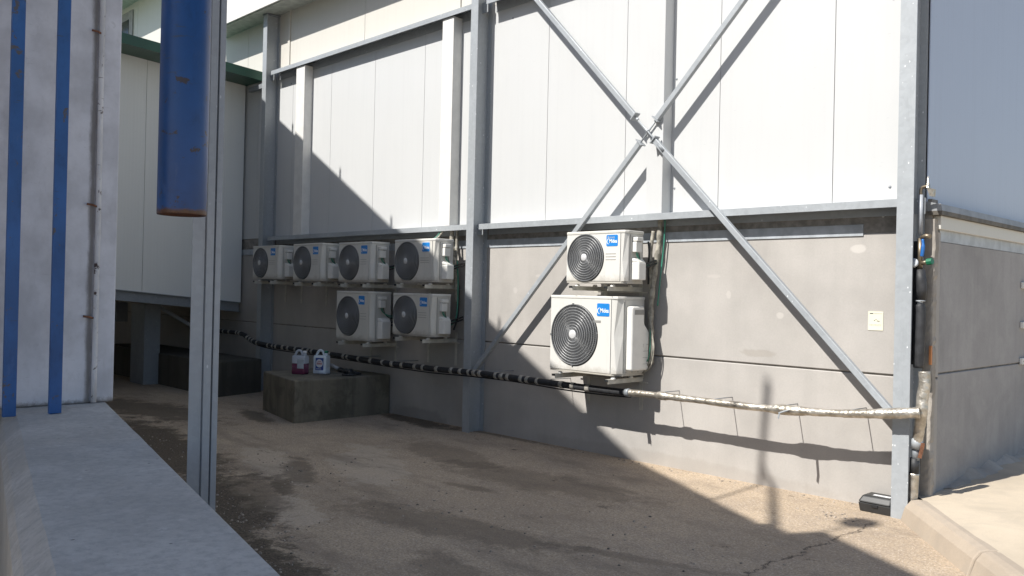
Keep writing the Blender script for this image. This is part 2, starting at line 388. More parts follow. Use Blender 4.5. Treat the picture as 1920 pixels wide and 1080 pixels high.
K0 = Vector((-2.60, -.27)); KD = Vector((.62, -.785)).normalized(); KN = Vector((-KD.y, KD.x))   # kerb line, normal towards the ramp
def kp(s, o, z): p = K0+KD*s+KN*o; return Vector((p.x, p.y, z))
def slab_z(d): return .15+.06*max(0., min(1., (d-.2)/1.1))
sl = MB(); vs = []; NS, NO = 46, 40
for i in range(NS+1):
    for j in range(NO+1):
        s_ = -8+ (i/NS)*34; o_ = .19+ (j/NO)**2*30
        vs.append(kp(s_, o_, slab_z(o_)+.006*math.sin(s_*1.7+o_*2.3)))
sl._add(vs, [(i*(NO+1)+j, (i+1)*(NO+1)+j, (i+1)*(NO+1)+j+1, i*(NO+1)+j+1) for i in range(NS) for j in range(NO)], True)
ramp = sl.build('pavement', M['slab']); tag(ramp, kind='structure')
kb = MB(); s0 = 0.0
for k, L in enumerate([1.28]+[1.0]*8):
    s1 = s0+L-.008
    prof = [(0, -.05), (.035, .0), (.07, .10), (.105, .146), (.15, .156), (.215, .152), (.215, -.05)]
    if k == 0: prof = [(0, -.05), (.03, .0), (.06, .10), (.10, .148), (.15, .158), (.215, .153), (.215, -.05)]
    a = [kp(s0, o, z) for o, z in prof]; b = [kp(s1, o, z) for o, z in prof]; m = len(prof)
    kb._add(a+b, [tuple(range(m)), tuple(reversed(range(m, 2*m)))]+[(i, (i+1) % m, m+(i+1) % m, m+i) for i in range(m)])
    s0 += L
tag(kb.build('kerb', M['kerb'], None, .012, 2), kind='structure')

ft = MB(); rows = 240; vs = []
for i in range(rows+1):
    y = .30+8*i/rows; a = (.16+.05*math.sin(i*.31)+.03*math.sin(i*.83))*min(1, .1+i*.05); h = (.055+.02*math.sin(i*.47))*min(1, i*.06)
    for k, (u, v) in enumerate(((0, 1), (.3, .75), (.6, .4), (.85, .1), (1, -.25))): vs.append((-2.476+a*u, y, .172+(h+.02)*v*min(1, i*.1)+random.uniform(-.006, .006)))
ft._add(vs, [(i*5+k, i*5+k+1, (i+1)*5+k+1, (i+1)*5+k) for i in range(rows) for k in range(4)], True)
tag(ft.build('rubble_strip', M['fillet']), kind='structure')
# grit and small stones lying on the yard, thickest in the washed-in dirt
gr = MB()
def stone(x, y, r):
    a = random.uniform(0, 6.3); sx, sy, sz = r*random.uniform(.7, 1.3), r*random.uniform(.6, 1.1), r*random.uniform(.4, .8)
    v = [(x+sx*math.cos(a+k*1.2566)*random.uniform(.8, 1.15), y+sy*math.sin(a+k*1.2566)*random.uniform(.8, 1.15), .0) for k in range(5)]
    u = [(x+(p[0]-x)*.6, y+(p[1]-y)*.6, sz) for p in v]
    gr._add(v+u, [(5, 6, 7, 8, 9)]+[(k, (k+1) % 5, 5+(k+1) % 5, 5+k) for k in range(5)])
for cx, cy, dx, dy, n_ in ((-8.6, -3.2, 1.6, .3, 160), (-5.9, -3.85, 1.2, .25, 320), (-4.3, -4.3, .9, .25, 260), (-6.7, -2.8, .8, .3, 120), (-5.5, -2.4, 2.4, 1.0, 150), (-3.2, -2.6, 1.6, 1.0, 110), (-4.6, -.10, 2.6, .05, 160), (-2.9, -.5, .3, .25, 70), (-9.0, -.8, 1.6, .5, 80)):
    for _ in range(n_):
        x, y = random.gauss(cx, dx*.6), random.gauss(cy, dy*.6)
        if y < -.02 and y > -5.056-.2265*(x+4.693)+.02 and not (x < -9.05 and y > -1.45): stone(x, y, .003+.012*random.random()**3)
tag(gr.build('grit', M['grit']), 'loose grit and small stones scattered over the yard concrete', 'grit', kind='stuff')
# ------------------------------------------------------------------ warehouse
W = thing('warehouse', 'white panelled warehouse on a grey concrete base with galvanised steel columns and cross bracing', 'building', (-7.4, 0, 0))
XL, XR, YB = -30.0, -2.47, 9.0
CX = [-12.29, -7.43, -2.596]
# concrete courses: front
for z0, z1 in ((-.1, 1.018), (1.031, 2.12)):
    c = MB()
    c.box(XL, XR, 0, .14, z0, z1)
    c.build('concrete_panel', M['concrete_wall'], W, .006, 1)
B(XL+.05, XR-.02, .016, .13, 1.0, 1.05).build('joint_filler', M['taupe'], W)
# concrete courses: gable end
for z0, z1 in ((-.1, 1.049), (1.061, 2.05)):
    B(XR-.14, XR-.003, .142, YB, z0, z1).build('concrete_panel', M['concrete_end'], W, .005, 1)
B(XR-.13, XR-.02, .15, YB-.02, 1.03, 1.09).build('joint_filler', M['taupe'], W)
# broken edge of the front panel at the corner
e = MB(); rows = 70; prof_ = [(-.062, -.004), (-.03, -.0075), (-.004, -.008), (.007, -.003), (.009, .02), (.008, .06)]
vs = []
for i in range(rows+1):
    zz = -.05+2.26*i/rows; cut = random.uniform(-.004, .003)+.004*math.sin(i*.23)-(.008 if i in (17, 18, 41, 55, 56) else 0)
    for k, (px, py) in enumerate(prof_):
        vs.append((XR+px+(cut+random.uniform(-.003, .003) if k > 1 else 0), py+random.uniform(-.002, .002), zz))
np_ = len(prof_)
e._add(vs, [(i*np_+k, i*np_+k+1, (i+1)*np_+k+1, (i+1)*np_+k) for i in range(rows) for k in range(np_-1)])
e.build('rough_corner', M['rough_concrete'], W)
# strip of steel angle and the dark band under the girt
B(XL+.2, -3.0, -.010, -.001, 2.100, 2.190).build('steel_angle', M['angle'], W)
B(XL+.2, XR-.02, .004, .12, 2.121, 2.36).build('joint_filler', M['taupe'], W)
# white cladding between the girts
cl = MB(); xs = [XL]+[-2.195-1.0665*k for k in range(25, 0, -1)]+[XR-.055]
for a, b in zip(xs[:-1], xs[1:]): cl.box(a+.003, b-.003, -.003, .05, 2.362, 4.86)
cl.cur = 1; cl.box(XL+.05, XR-.11, .006, .08, 2.37, 5.9); cl.cur = 0
cl.build('wall_cladding', [M['white_clad'], M['seal']], W)
# gable cladding
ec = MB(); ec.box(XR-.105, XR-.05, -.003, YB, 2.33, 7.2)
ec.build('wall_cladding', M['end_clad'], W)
B(XR-.05, XR+.03, .05, YB, 2.137, 2.238).build('ledge', M['cream'], W, .004)
B(XR-.05, XR-.0015, .12, YB, 2.051, 2.136).build('steel_angle', M['angle'], W)
fl = MB(); fl.box(XR-.04, XR+.058, -.012, YB, 2.239, 2.2685); fl.build('flashing', M['brown'], W)
fl = MB(); fl.prism([(XR-.0495, 2.340), (XR-.07, 2.340), (XR-.07, 2.269), (XR+.060, 2.269), (XR+.050, 2.318)], -YB, .012, Matrix(((1,0,0,0), (0,0,-1,0), (0,1,0,0), (0,0,0,1)))); fl.build('flashing', M['greyflash'], W)
# cream band above the top girt
ub = MB(); xs = [XL, -16.6, -13.25, -11.93, -9.93, -7.95, -7.60, -4.6, XR-.006]
for a, b in zip(xs[:-1], xs[1:]): ub.box(a+.004, b-.004, -.004, .05, 4.863, 5.86)
ub.build('upper_wall', M['cream'], W)
for x in (-7.95, -11.93): B(x-.03, x+.03, -.022, -.005, 4.91, 5.80).build('cover_strip', M['cream'], W, .003)
# eave and roof
ev = MB(); ev.prism([(-.385, 5.81), (0, 5.86), (0, 5.80), (-.36, 5.775)][::-1], -14.1, -2.0, Matrix(((0,0,1,0), (1,0,0,0), (0,1,0,0), (0,0,0,1))))
ev.build('soffit', M['soffit'], W)
B(-14.1, -2.0, -.405, -.3855, 5.785, 6.5).build('fascia', M['fascia'], W)
B(-14.1, -2.0, -.384, YB+.1, 6.3, 6.42).build('roof', M['fascia'], W)
B(XL, XR, YB-.1, YB, 0, 6.29).build('rear_wall', M['end_clad'], W)
# columns
for i, x in enumerate(CX):
    c = MB(); z1 = 5.77
    c.box(x-.06, x+.06, -.222, -.212, -.05, z1); c.box(x-.06, x+.06, -.014, -.0045, -.05, z1); c.box(x-.0035, x+.0035, -.212, -.014, -.05, z1)
    o = c.build('column', M['steel'], W)
    if i == 0: B(x-.075, x+.075, -.235, -.0046, z1, z1+.012).build('cap_plate', M['steel_dark'], o)
    for zc in ((4.80, 2.27) if i else (4.80,)):
        q = B(x+.0036, x+.10, -.11, -.10, zc-.03, zc+.09).build('cleat', M['steel'], o)
# girts
for x0, x1, zb in ((CX[0]+.10, CX[1]-.062, 2.300), (CX[1]+.085, CX[2]-.062, 2.296), (CX[0]+.10, CX[1]-.062, 4.835), (CX[1]+.13, CX[2]-.062, 4.835)):
    g_ = MB(); h = .062
    g_.box(x0, x1, -.165, -.159, zb, zb+h); g_.box(x0, x1, -.159, -.0045, zb+h-.006, zb+h); g_.box(x0, x1, -.0105, -.0045, zb-.05, zb+h-.0061)
    g_.build('girt', M['steel'], W, .0015, 1)
B(CX[0]-.7, CX[0]-.065, -.12, -.06, 4.70, 4.77).build('purlin_stub', M['steel_dark'], W)
# cladding posts
for x0, x1, z0, z1 in ((-11.47, -11.235, 2.364, 4.833), (-8.095, -7.89, 2.364, 4.833), (-5.025, -4.84, 2.36, 5.75)):
    B(x0, x1, -.142, -.0045, z0, z1).build('cladding_post', M['white_clad'] if x0 > -6 else M['fascia'], W, .004)
# fixing screws
for x, z in ((-2.80, 3.92), (-2.80, 2.47), (-11.85, 4.68), (-7.03, 4.66), (-2.92, 2.27), (-2.85, 2.25), (-4.80, 3.62), (-4.80, 2.6)):
    MB().lathe((x, -.0035 if z > 2.36 else .003, z), [(.0001, .006), (.008, .005), (.012, 0)], 10, Matrix.Rotation(R(90), 4, 'X')).build('screw', M['steel_dark'] if x < -2.93 or z > 2.36 else M['fascia'], W)
# cross bracing
NODE = Vector((-4.985, -.20, 3.135)); NY = .2
def brace(a, b, w=.05, d=.046):
    a = Vector(a); b = Vector(b); m = MB(); dd = (b-a).normalized()
    m.beam(a, b, d, w, up=(dd.z, 0, -dd.x))
    o = m.build('brace', M['steel'], W, .004)
    pl = MB(); pl.beam(b, b+dd*.010, .075, .085, up=(dd.z, 0, -dd.x)); pl.build('end_plate', M['steel'], o)
    return o, dd
def arm(a, b, y):
    a = (a[0], y, a[1]); b = (b[0], y, b[1]); return brace(a, b)
o1, d1 = arm((-7.30, 5.58), (-5.125, 3.285), -.205)
o2, d2 = arm((-2.66, .76), (-4.885, 3.03), -.205)
o3, d3 = arm((-2.70, 5.48), (-4.895, 3.235), -.165)
o4, d4 = arm((-7.36, .70), (-5.085, 3.03), -.165)
def rod(p, q, y, par):
    m = MB(); a = Vector((p[0], y, p[1])); b = Vector((q[0], y, q[1])); d = (b-a).normalized(); m.tube([a, b], .0085, 8)
    r = m.build('tie_rod', M['steel'], par)
    for t in (.18, .5, .84): c_ = a.lerp(b, t); MB().tube([c_-d*.012, c_+d*.012], .016, 6, False).build('nut', M['steel'], par)
rod((-5.16, 3.32), (-4.80, 2.945), -.205, o1)
rod((-4.86, 3.27), (-5.13, 2.985), -.165, o3)
MB().tube([(-4.86, -.205, 3.005), (-4.77, -.215, 2.915)], .022, 10).build('sleeve', M['steel_dark'], o2)
# taller far section with a window
tw = MB(); x = -30.
while x < -14.4: tw.box(x+.003, min(x+1.197, -14.25), -.006, .05, 5.865, 7.32); x += 1.2
tw.build('upper_wall', M['cream'], W)
B(-30, -14.2, -.65, .1, 7.321, 7.40).build('soffit', M['soffit'], W)
B(-30, -14.2, -.67, -.6505, 7.30, 8.0).build('fascia', M['fascia'], W)
B(-14.30, -14.2, .051, 8.0, 5.9, 7.32).build('upper_wall', M['cream'], W)
f_ = B(-19.9, -18.22, -.035, -.0065, 5.60, 7.19).build('window', M['winframe'], W, .004)
B(-19.7, -18.40, -.042, -.0355, 5.60, 7.02).build('pane', M['glass'], f_)

# ------------------------------------------------------------------ corridor box on the left
def cz(z, y, k): return z-k*y
CT = thing('loading_corridor', 'raised white panelled corridor with a green roof trim behind the grey post', 'corridor', (-13.8, -1.5, 0))
xf = -13.262; y0, y1 = -6.5, -.03  # reach beyond view extended to keep sun off the space below
c = MB(); ys = [y1]; yy = -.62
while yy > y0: ys.append(yy); yy -= 1.0
ys.append(y0)
for a, b in zip(ys[:-1], ys[1:]):
    a -= .003; b += .003
    c.hexa([(-24.0, b, cz(1.33, b, .09)), (xf, b, cz(1.33, b, .09)), (xf, a, cz(1.33, a, .09)), (-24.0, a, cz(1.33, a, .09))],
           [(-24.0, b, cz(4.98, b, .07)), (xf, b, cz(4.98, b, .07)), (xf, a, cz(4.98, a, .07)), (-24.0, a, cz(4.98, a, .07))])
c.build('wall', M['corridor'], CT)
t_ = MB(); ya, yb = -.02, -6.7
t_.hexa([(-24.1, yb, cz(4.995, yb, .065)), (-12.70, yb, cz(4.85, yb, .065)), (-12.70, ya, cz(4.85, ya, .065)), (-24.1, ya, cz(4.995, ya, .065))],
        [(-24.1, yb, cz(5.02, yb, .068)), (-12.70, yb, cz(4.99, yb, .068)), (-12.70, ya, cz(4.99, ya, .068)), (-24.1, ya, cz(5.02, ya, .068))])
t_.build('roof_trim', M['green'], CT)
b_ = MB(); 
def sk(x0, x1, ya, yb, za, zb, k): b_.hexa([(x0, yb, cz(za, yb, k)), (x1, yb, cz(za, yb, k)), (x1, ya, cz(za, ya, k)), (x0, ya, cz(za, ya, k))], [(x0, yb, cz(zb, yb, k)), (x1, yb, cz(zb, yb, k)), (x1, ya, cz(zb, ya, k)), (x0, ya, cz(zb, ya, k))])
sk(-13.36, xf+.03, -.05, y0, 1.318, 1.329, .09); sk(-13.30, xf-.02, -.05, y0, 1.185, 1.3175, .09); sk(-13.36, xf+.03, -.05, y0, 1.172, 1.1845, .09)
b_.build('edge_beam', M['steel_dark'], CT)
for a in ((-24, -13.3, -6.5, -6.4), (-24, -23.9, -6.399, -.1), (-13.40, -13.30, -6.399, -3.4)): B(a[0], a[1], a[2], a[3], 0, 1.55).build('added_screen', M['dark_block'], CT)  # unseen screens added to block bounced light under the corridor
B(-14.5, -13.95, -1.30, -1.05, 0, 1.27).build('support_leg', M['steel_dark'], CT)
MB().beam((-14.2, -1.2, 1.36), (-13.6, -.35, .75), .05, .05).build('diagonal_strut', M['steel_dark'], CT)
B(-16.3, -15.2, -1.4, -1.1, .95, 1.28).build('cross_beam', M['steel_dark'], CT)
B(-13.42, -13.275, -2.2, -2.08, 4.75, 4.83).build('bracket', M['steel_dark'], CT)

# ------------------------------------------------------------------ concrete blocks
def block(name, pts, z0, z1, mat, label):
    m = MB(); m.hexa([(x, y, z0) for x, y in pts], [(x, y, z1) for x, y in pts])
    o = m.build(name, mat, None, .018, 3); return tag(o, label, 'block')
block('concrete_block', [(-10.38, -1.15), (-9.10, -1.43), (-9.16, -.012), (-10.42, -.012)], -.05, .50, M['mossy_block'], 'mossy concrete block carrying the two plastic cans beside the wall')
block('concrete_block', [(-16.4, -1.05), (-11.86, -1.08), (-12.12, -.24), (-16.4, -.24)], -.05, .50, M['dark_block'], 'dark concrete block under the corridor behind the grey post')

# ------------------------------------------------------------------ air conditioners
def badge_text(word, size):
    cu = bpy.data.curves.new('lettering', 'FONT'); cu.body = word; cu.size = size; cu.extrude = .0006; cu.offset = size*.018
    cu.align_x = 'LEFT'; cu.resolution_u = 3
    o = bpy.data.objects.new('lettering', cu); COL.objects.link(o)
    dg = bpy.context.evaluated_depsgraph_get(); me = bpy.data.meshes.new_from_object(o.evaluated_get(dg))
    COL.objects.unlink(o); bpy.data.objects.remove(o); return me
def rrect(w, h, r, n=5):
    p = []
    for cx, cy, a in ((w-r, h-r, 0), (r, h-r, 90), (r, r, 180), (w-r, r, 270)):
        for k in range(n+1): t = R(a+90*k/n); p.append((cx+r*math.cos(t), cy+r*math.sin(t)))
    return p
XZ = Matrix(((1,0,0,0), (0,0,-1,0), (0,1,0,0), (0,0,0,1)))     # (u, v, w) -> (x, -w, z)
def ac_unit(x0, x1, z0, z1, yf, yb, fc, fr, badge, label, big=False, sticker=False, lean=0):
    """casing x0..x1, z0..z1, front at yf; fc = fan centre (dx, dz) and fr its radius; badge = (dx, dz, w, h)"""
    w, h = x1-x0, z1-z0
    U = thing('air_conditioner', label, 'air conditioner', (x0+w/2, (yf+yb)/2, z0), 'air conditioner outdoor units on the wall')
    ch = .078 if big else .046           # chamfer of the right front corner
    cd = .075 if big else .05
    fx, fz = x0+fc[0], z0+fc[1]
    m = MB()
    # body behind the front plate
    poly = [(x0, yf+.014), (x1-ch, yf+.014), (x1-.004, yf+cd), (x1-.004, yb), (x0, yb)]
    m.prism(poly, z0+.018, z1-.03)
    # front plate with a round opening (ring of quads from the circle to the outline)
    N = 64; xr = x1-ch-.012; fo = fr*1.035
    circ = [Vector((min(max(fx+.004+fo*math.cos(2*PI*i/N), x0+.003), xr-.003), yf, fz-.006+fo*math.sin(2*PI*i/N))) for i in range(N)]
    def out(i):
        a = 2*PI*i/N; c_, s_ = math.cos(a), math.sin(a)
        tx = ((xr-fx)/c_ if c_ > 1e-9 else (x0-fx)/c_ if c_ < -1e-9 else 1e9)
        tz = ((z1-.03-fz)/s_ if s_ > 1e-9 else (z0+.02-fz)/s_ if s_ < -1e-9 else 1e9)
        t = max(min(tx, tz), fr*1.05) if c_ > -.5 else max(min(tx, tz), 0); return Vector((fx+c_*t, yf, fz+s_*t))
    outer = [out(i) for i in range(N)]
    # snap nearest samples to the four corners
    for cx_, cz_ in ((x0, z0+.02), (xr, z0+.02), (xr, z1-.03), (x0, z1-.03)):
        k = min(range(N), key=lambda i: (outer[i]-Vector((cx_, yf, cz_))).length); outer[k] = Vector((cx_, yf, cz_))
    back = [p+Vector((0, .0135, 0)) for p in outer]; cb = [p+Vector((0, .0135, 0)) for p in circ]
    o = len(m.v); m.v += circ+outer+back+cb
    for i in range(N):
        j = (i+1) % N
        for q in ([i, j, N+j, N+i], [N+i, N+j, 2*N+j, 2*N+i], [i, 3*N+i, 3*N+j, j]):
            m.f.append([o+k for k in q]); m.sm.append(False); m.mi.append(0)
    # chamfer cheek: two facets with a crease
    zc = z0+h*(.50 if big else .42)
    a0, a1 = (x1-ch-.006, yf+.004), (x1-.002, yf+cd)
    mid = (x1-ch*.35, yf+cd*.28)
    for za, zb_, sh0, sh1 in ((z0+.02, zc, .55, .05), (zc, z1-.03, .05, .55)):
        ma = (a0[0]+(mid[0]-a0[0])*(.4+sh0), a0[1]+(mid[1]-a0[1])*(.4+sh0)); mb_ = (a0[0]+(mid[0]-a0[0])*(.4+sh1), a0[1]+(mid[1]-a0[1])*(.4+sh1))
        m.quad((*a0, za), (*ma, za), (*mb_, zb_), (*a0, zb_)); m.quad((*ma, za), (*a1, za), (*a1, zb_), (*mb_, zb_))
    body = m.build('casing', M['ac'], U)
    # grooves
    gm = MB(); gm.box(x1-ch-.0115, x1-ch-.0065, yf+.006, yf+.0135, z0+.02, z1-.03)
    if big: gm.box(x1-.0035, x1-.001, yf+cd+.01, yf+cd+.016, z0+.03, z1-.05); gm.box(x1-.0035, x1-.001, yf+cd+.035, yf+cd+.041, z0+.03, z1-.05); gm.box(x1-.0035, x1-.001, yf+cd+.07, yf+cd+.076, z0+.03, z1-.05)
    else: gm.box(x1-.0035, x1-.001, yf+cd+.02, yf+cd+.026, z0+.03, z1-.04)
    if not big:
        for k in range(3): zz_ = z0+h*(.44+.055*k); gm.box(fx+fr+.03, xr-.05, yf-.0012, yf+.0005, zz_, zz_+.004)
        zz_ = z0+h*.69
    gm.build('groove', M['ac_grey'], body)
    if not big:
        lv = MB()
        for k in range(3): zz_ = z0+h*(.45+.055*k); lv.box(fx+fr+.03, xr-.05, yf-.0015, yf+.0005, zz_, zz_+.006)
        lv.build('embossed_line', M['ac'], body)
    # top cover and base pan
    tp = MB(); tp.prism([(x0-.005, yf-.004), (x1-ch-.02, yf-.004), (x1-ch*.3, yf+.012), (x1+.004, yf+cd), (x1+.004, yb+.004), (x0-.005, yb+.004)], z1-.0295, z1)
    tp.build('top_cover', M['ac'], U, .007, 2)
    bp = MB(); bp.prism([(x0+.003, yf+.004), (x1-ch, yf+.004), (x1-.002, yf+cd+.004), (x1-.002, yb), (x0+.003, yb)], z0, z0+.0175); bp.build('base_pan', M['ac_side'], U)
    sd = MB(); sd.box(x1-.0039, x1, yf+cd+.028, yb-.005, z0+.02, z1-.032); sd.build('side_panel', M['ac_side'], U)
    # flat black disc for the dark of the fan cavity, and blades
    fb = MB(); fb.lathe((fx, yf+.0137, fz), [(fr*1.04, 0), (fr*.96, -.0), (.0005, 0)], 48, Matrix.Rotation(R(90), 4, 'X')); fb.build('fan_dark_disc', M['void'], U)
    bl = MB()
    for k in range(3):
        a0_ = 2*PI*k/3+.4; pts = []
        for t in range(9):
            a = a0_+1.35*t/8; pts.append((fx+math.cos(a)*fr*.9, fz+math.sin(a)*fr*.9))
        inn = [(fx+math.cos(a0_+1.1*t/8+.2)*fr*.2, fz+math.sin(a0_+1.1*t/8+.2)*fr*.2) for t in range(9)]
        for t in range(8):
            dy = .0125-.006*t/8; dy2 = .0125-.006*(t+1)/8
            bl.quad((pts[t][0], yf+dy, pts[t][1]), (pts[t+1][0], yf+dy2, pts[t+1][1]), (inn[t+1][0], yf+dy2, inn[t+1][1]), (inn[t][0], yf+dy, inn[t][1]))
    bl.build('fan', M['blade'], U)
    # guard: rings, radial wires, hub
    gr = MB(); nr = 9 if big else 8
    gm2 = MB()
    for k in range(1, nr+1):
        rr = fr*(.16+.84*k/nr); bulge = .016*(1-(rr/fr)**2)
        (gm2 if k < nr else gr).torus((fx, yf-.004-bulge, fz), rr-.002, (.0026 if big else .0022) if k < nr else .006, n=56, m=6)
    rw = MB(); nw = 90 if big else 76
    for k in range(nw):
        pts = []
        for t in range(6):
            q = .14+.86*t/5; a = 2*PI*k/nw+.35*q; bulge = .016*(1-q*q)
            pts.append((fx+math.cos(a)*fr*q, yf-.003-bulge, fz+math.sin(a)*fr*q))
        rw.tube(pts, .0016, 4, True, False)
    nf = 26 if big else 20
    for k in range(nf):
        rr = fr*(.2+.78*k/nf); rw.torus((fx, yf-.002-.016*(1-(rr/fr)**2), fz), rr, .0013, n=48, m=4)
    gd = gr.build('fan_guard', M['grille'], U)
    gm2.build('guard_ring', M['ring'], gd); rw.build('guard_wire', M['grille'], gd)
    hb = MB(); hr = .046 if big else .037
    hb.lathe((fx, yf-.020, fz), [(.0005, .006), (hr*.7, .005), (hr, 0), (hr, -.012)], 28, Matrix.Rotation(R(90), 4, 'X')); hb.build('hub_cap', M['hub'], gd)
    if big:
        for a in (5, 92, 182, 268): tx, tz = fx+math.cos(R(a))*(fr+.004), fz+math.sin(R(a))*(fr+.004); B(tx-.008, tx+.008, yf-.012, yf-.0005, tz-.008, tz+.008).build('guard_clip', M['grille'], gd)
    # badge
    bx, bz, bw, bh = x0+badge[0], z0+badge[1], badge[2], badge[3]
    bd = MB(); bd.prism(rrect(bw, bh, .012), .0004, .0022, Matrix.Translation((bx, yf, bz)) @ XZ); bo = bd.build('badge', M['badge'], U)
    me = badge_text('Midea', bh*.40)
    xs_ = [v.co.x for v in me.vertices]; tw = max(xs_)-min(xs_); sc = bw*.68/tw
    for v in me.vertices: v.co = Vector((bx+bw*.27+(v.co.x-min(xs_))*sc, yf-.0029-v.co.z, bz+bh*.30+v.co.y*sc*1.25))-U.location
    me.materials.append(M['lettering']); lo = bpy.data.objects.new('lettering', me); COL.objects.link(lo); lo.parent = bo
    sw = MB(); cxs, czs, rs = bx+bw*.21, bz+bh*.42, bh*.24
    P1 = []; P2 = []
    for k in range(21):
        a = R(60+230*k/20); th = .05+.95*math.sin(PI*k/20)
        P1.append((cxs+math.cos(a)*rs, czs+math.sin(a)*rs)); P2.append((cxs+math.cos(a)*(rs-rs*.30*th), czs+math.sin(a)*(rs-rs*.30*th)))
    for k in range(20): sw.quad((P1[k][0], yf-.0029, P1[k][1]), (P1[k+1][0], yf-.0029, P1[k+1][1]), (P2[k+1][0], yf-.0029, P2[k+1][1]), (P2[k][0], yf-.0029, P2[k][1]))
    sw.build('logo_crescent', M['lettering'], bo)
    if sticker:
        for k in range(7):
            B(bx+bw*(.12+.09*k), bx+bw*(.12+.09*k+random.uniform(.03, .07)), yf-.0029, yf-.0024, bz+bh*random.uniform(.66, .72), bz+bh*random.uniform(.78, .92)).build('torn_sticker', M['label_grey'], bo)
    # right hand side
    ys_ = yf+cd+.03; dep = yb-ys_
    if big:
        tb = B(x1+.0005, x1+.022, ys_+.012, yb-.03, z1-.165, z1-.09); q_ = MB()
        cv = MB(); cv.prism([(ys_+.005, z0+.05), (yb-.015, z0+.05), (yb-.012, z0+h*.56), (yb-.085, z0+h*.66), (yb-.09, z1-.085), (ys_+.005, z1-.09)], x1+.0005, x1+.075, Matrix(((0,0,1,0), (1,0,0,0), (0,1,0,0), (0,0,0,1))))
        cvo = cv.build('valve_cover', M['plastic'], U, .02, 3)
        B(x1+.0755, x1+.0775, ys_+.04, yb-.10, z1-.165, z1-.12).build('handle_recess', M['ac_grey'], cvo)
        B(x1+.0755, x1+.0785, yb-.10, yb-.06, z0+h*.36, z0+h*.40).build('latch', M['plastic'], cvo)
        for k in range(4): B(x1+.0755, x1+.0762, yb-.11, yb-.03, z0+.11+.06*k, z0+.113+.06*k).build('vent_slot', M['ac_grey'], cvo)
        for k in range(3): MB().lathe((x1-.001, ys_+.02+.09*k, z0+.035), [(.0001, .004), (.006, .003), (.008, 0)], 8, Matrix.Rotation(R(90), 4, 'Y')).build('screw', M['ac_grey'], U)
        B(xr-.22, xr-.12, yf-.0018, yf-.0002, z0+h*.66, z0+h*.69).build('rating_plate', M['ac_grey'], U)
    else:
        tb = MB(); tb.box(x1+.0005, x1+.05, ys_+.02, ys_+.105, z1-.20, z1-.105); tb.box(x1+.0005, x1+.062, ys_+.02, ys_+.11, z1-.10, z1-.062)
        to = tb.build('terminal_cover', M['plastic'], U, .006, 2)
        B(x1+.0005, x1+.045, ys_+.025, ys_+.10, z1-.1045, z1-.1005).build('hand_slot', M['ac_grey'], to)
        vc = MB()
        def cz_(o_, z_): return [(x1+.0005, ys_+.015, z_), (x1+o_, ys_+.015+o_*.3, z_), (x1+o_, yb-.05, z_), (x1+.0005, yb-.03, z_)]
        vc.hexa(cz_(.075, z0+.035), cz_(.075, z0+h*.40)); vc.hexa(cz_(.0748, z0+h*.4005), cz_(.03, z0+h*.475))
        vc.build('valve_cover', M['plastic'], U, .008, 2)
        for k, (mat, r_) in enumerate((('cable_green', .0055), ('cable_green', .005), ('cable_black', .0045))):
            p = [(x1+.03, ys_+.045+.02*k, z1-.198), (x1+.034, ys_+.055+.02*k, z1-.235-.01*k), (x1+.04, ys_+.10+.015*k, z1-.275-.014*k), (x1+.045, yb-.03, z1-.30-.016*k), (x1+.04, yb+.06, z1-.295-.016*k)]
            MB().tube(spline(p, 5), r_, 6).build('cable', M[mat], U)
        for k in range(2): MB().tube(spline([(x1+.05, yb-.06, z0+h*.36-.03*k), (x1+.07, yb+.0, z0+h*.40-.03*k), (x1+.06, yb+.14, z0+h*.47-.03*k)], 4), .010, 6).build('copper_line', M['cable_black'], U)
    return U
def wall_bracket(xa, xb, zt, label, tip=-.527):
    T = thing('wall_bracket', label, 'bracket', ((xa+xb)/2, 0, zt-.06), 'steel brackets carrying the outdoor units')
    for x in (xa, xb):
        a = MB(); a.box(x-.02, x+.02, tip, -.007, zt-.024, zt-.020); a.box(x+.0165, x+.0205, tip, -.007, zt-.062, zt-.0241)
        ao = a.build('arm', M['bracket'], T)
        B(x-.02, x+.02, tip-.004, tip-.0005, zt-.04, zt-.0195).build('end_stop', M['cable_black'], ao)
        for y in (-.43, -.17): MB().lathe((x, y, zt-.0198), [(.024, 0), (.022, .012), (.016, .019)], 12).build('rubber_foot', M['fascia'], ao)
        B(x-.02, x+.02, -.0065, -.0005, zt-.34, zt+.05).build('wall_rail', M['bracket'], T)
    B(xa-.12, xb+.10, -.036, -.030, zt-.075, zt-.064).build('cross_rail', M['bracket'], T)
M['bracket'] = plain('bracket_enamel', (.50, .48, .42), .5, var=.12, scale=12)
YF = -.47
sm = lambda x0, x1, z0, z1, lab, fr=.222, **k: ac_unit(x0, x1, z0, z1, YF, -.20, (fr+.012, (z1-z0)*.49), fr, ((x1-x0)*.69, (z1-z0)*.70, .135, .105), lab, **k)
sm(-12.03, -11.27, 1.71, 2.195, 'white air conditioner at the far end of the upper row, left of the steel column', .215)
sm(-10.86, -10.125, 1.69, 2.20, 'white air conditioner second from the far end of the upper row')
sm(-9.715, -8.985, 1.685, 2.188, 'white upper row air conditioner directly above the tall lower one')
sm(-8.50, -7.735, 1.692, 2.192, 'white air conditioner nearest the middle column in the upper row, its top corner in sun', .225)
ac_unit(-9.74, -8.965, .944, 1.565, YF, -.17, (.262, .305), .248, (.50, .455, .13, .11), 'tall white air conditioner in the lower row, above the mossy block')
sm(-8.51, -7.765, 1.062, 1.557, 'short white air conditioner in the lower row next to the middle column')
sm(-5.71, -4.995, 1.70, 2.19, 'sunlit white air conditioner above the largest unit, torn sticker over its blue badge', .222, sticker=True)
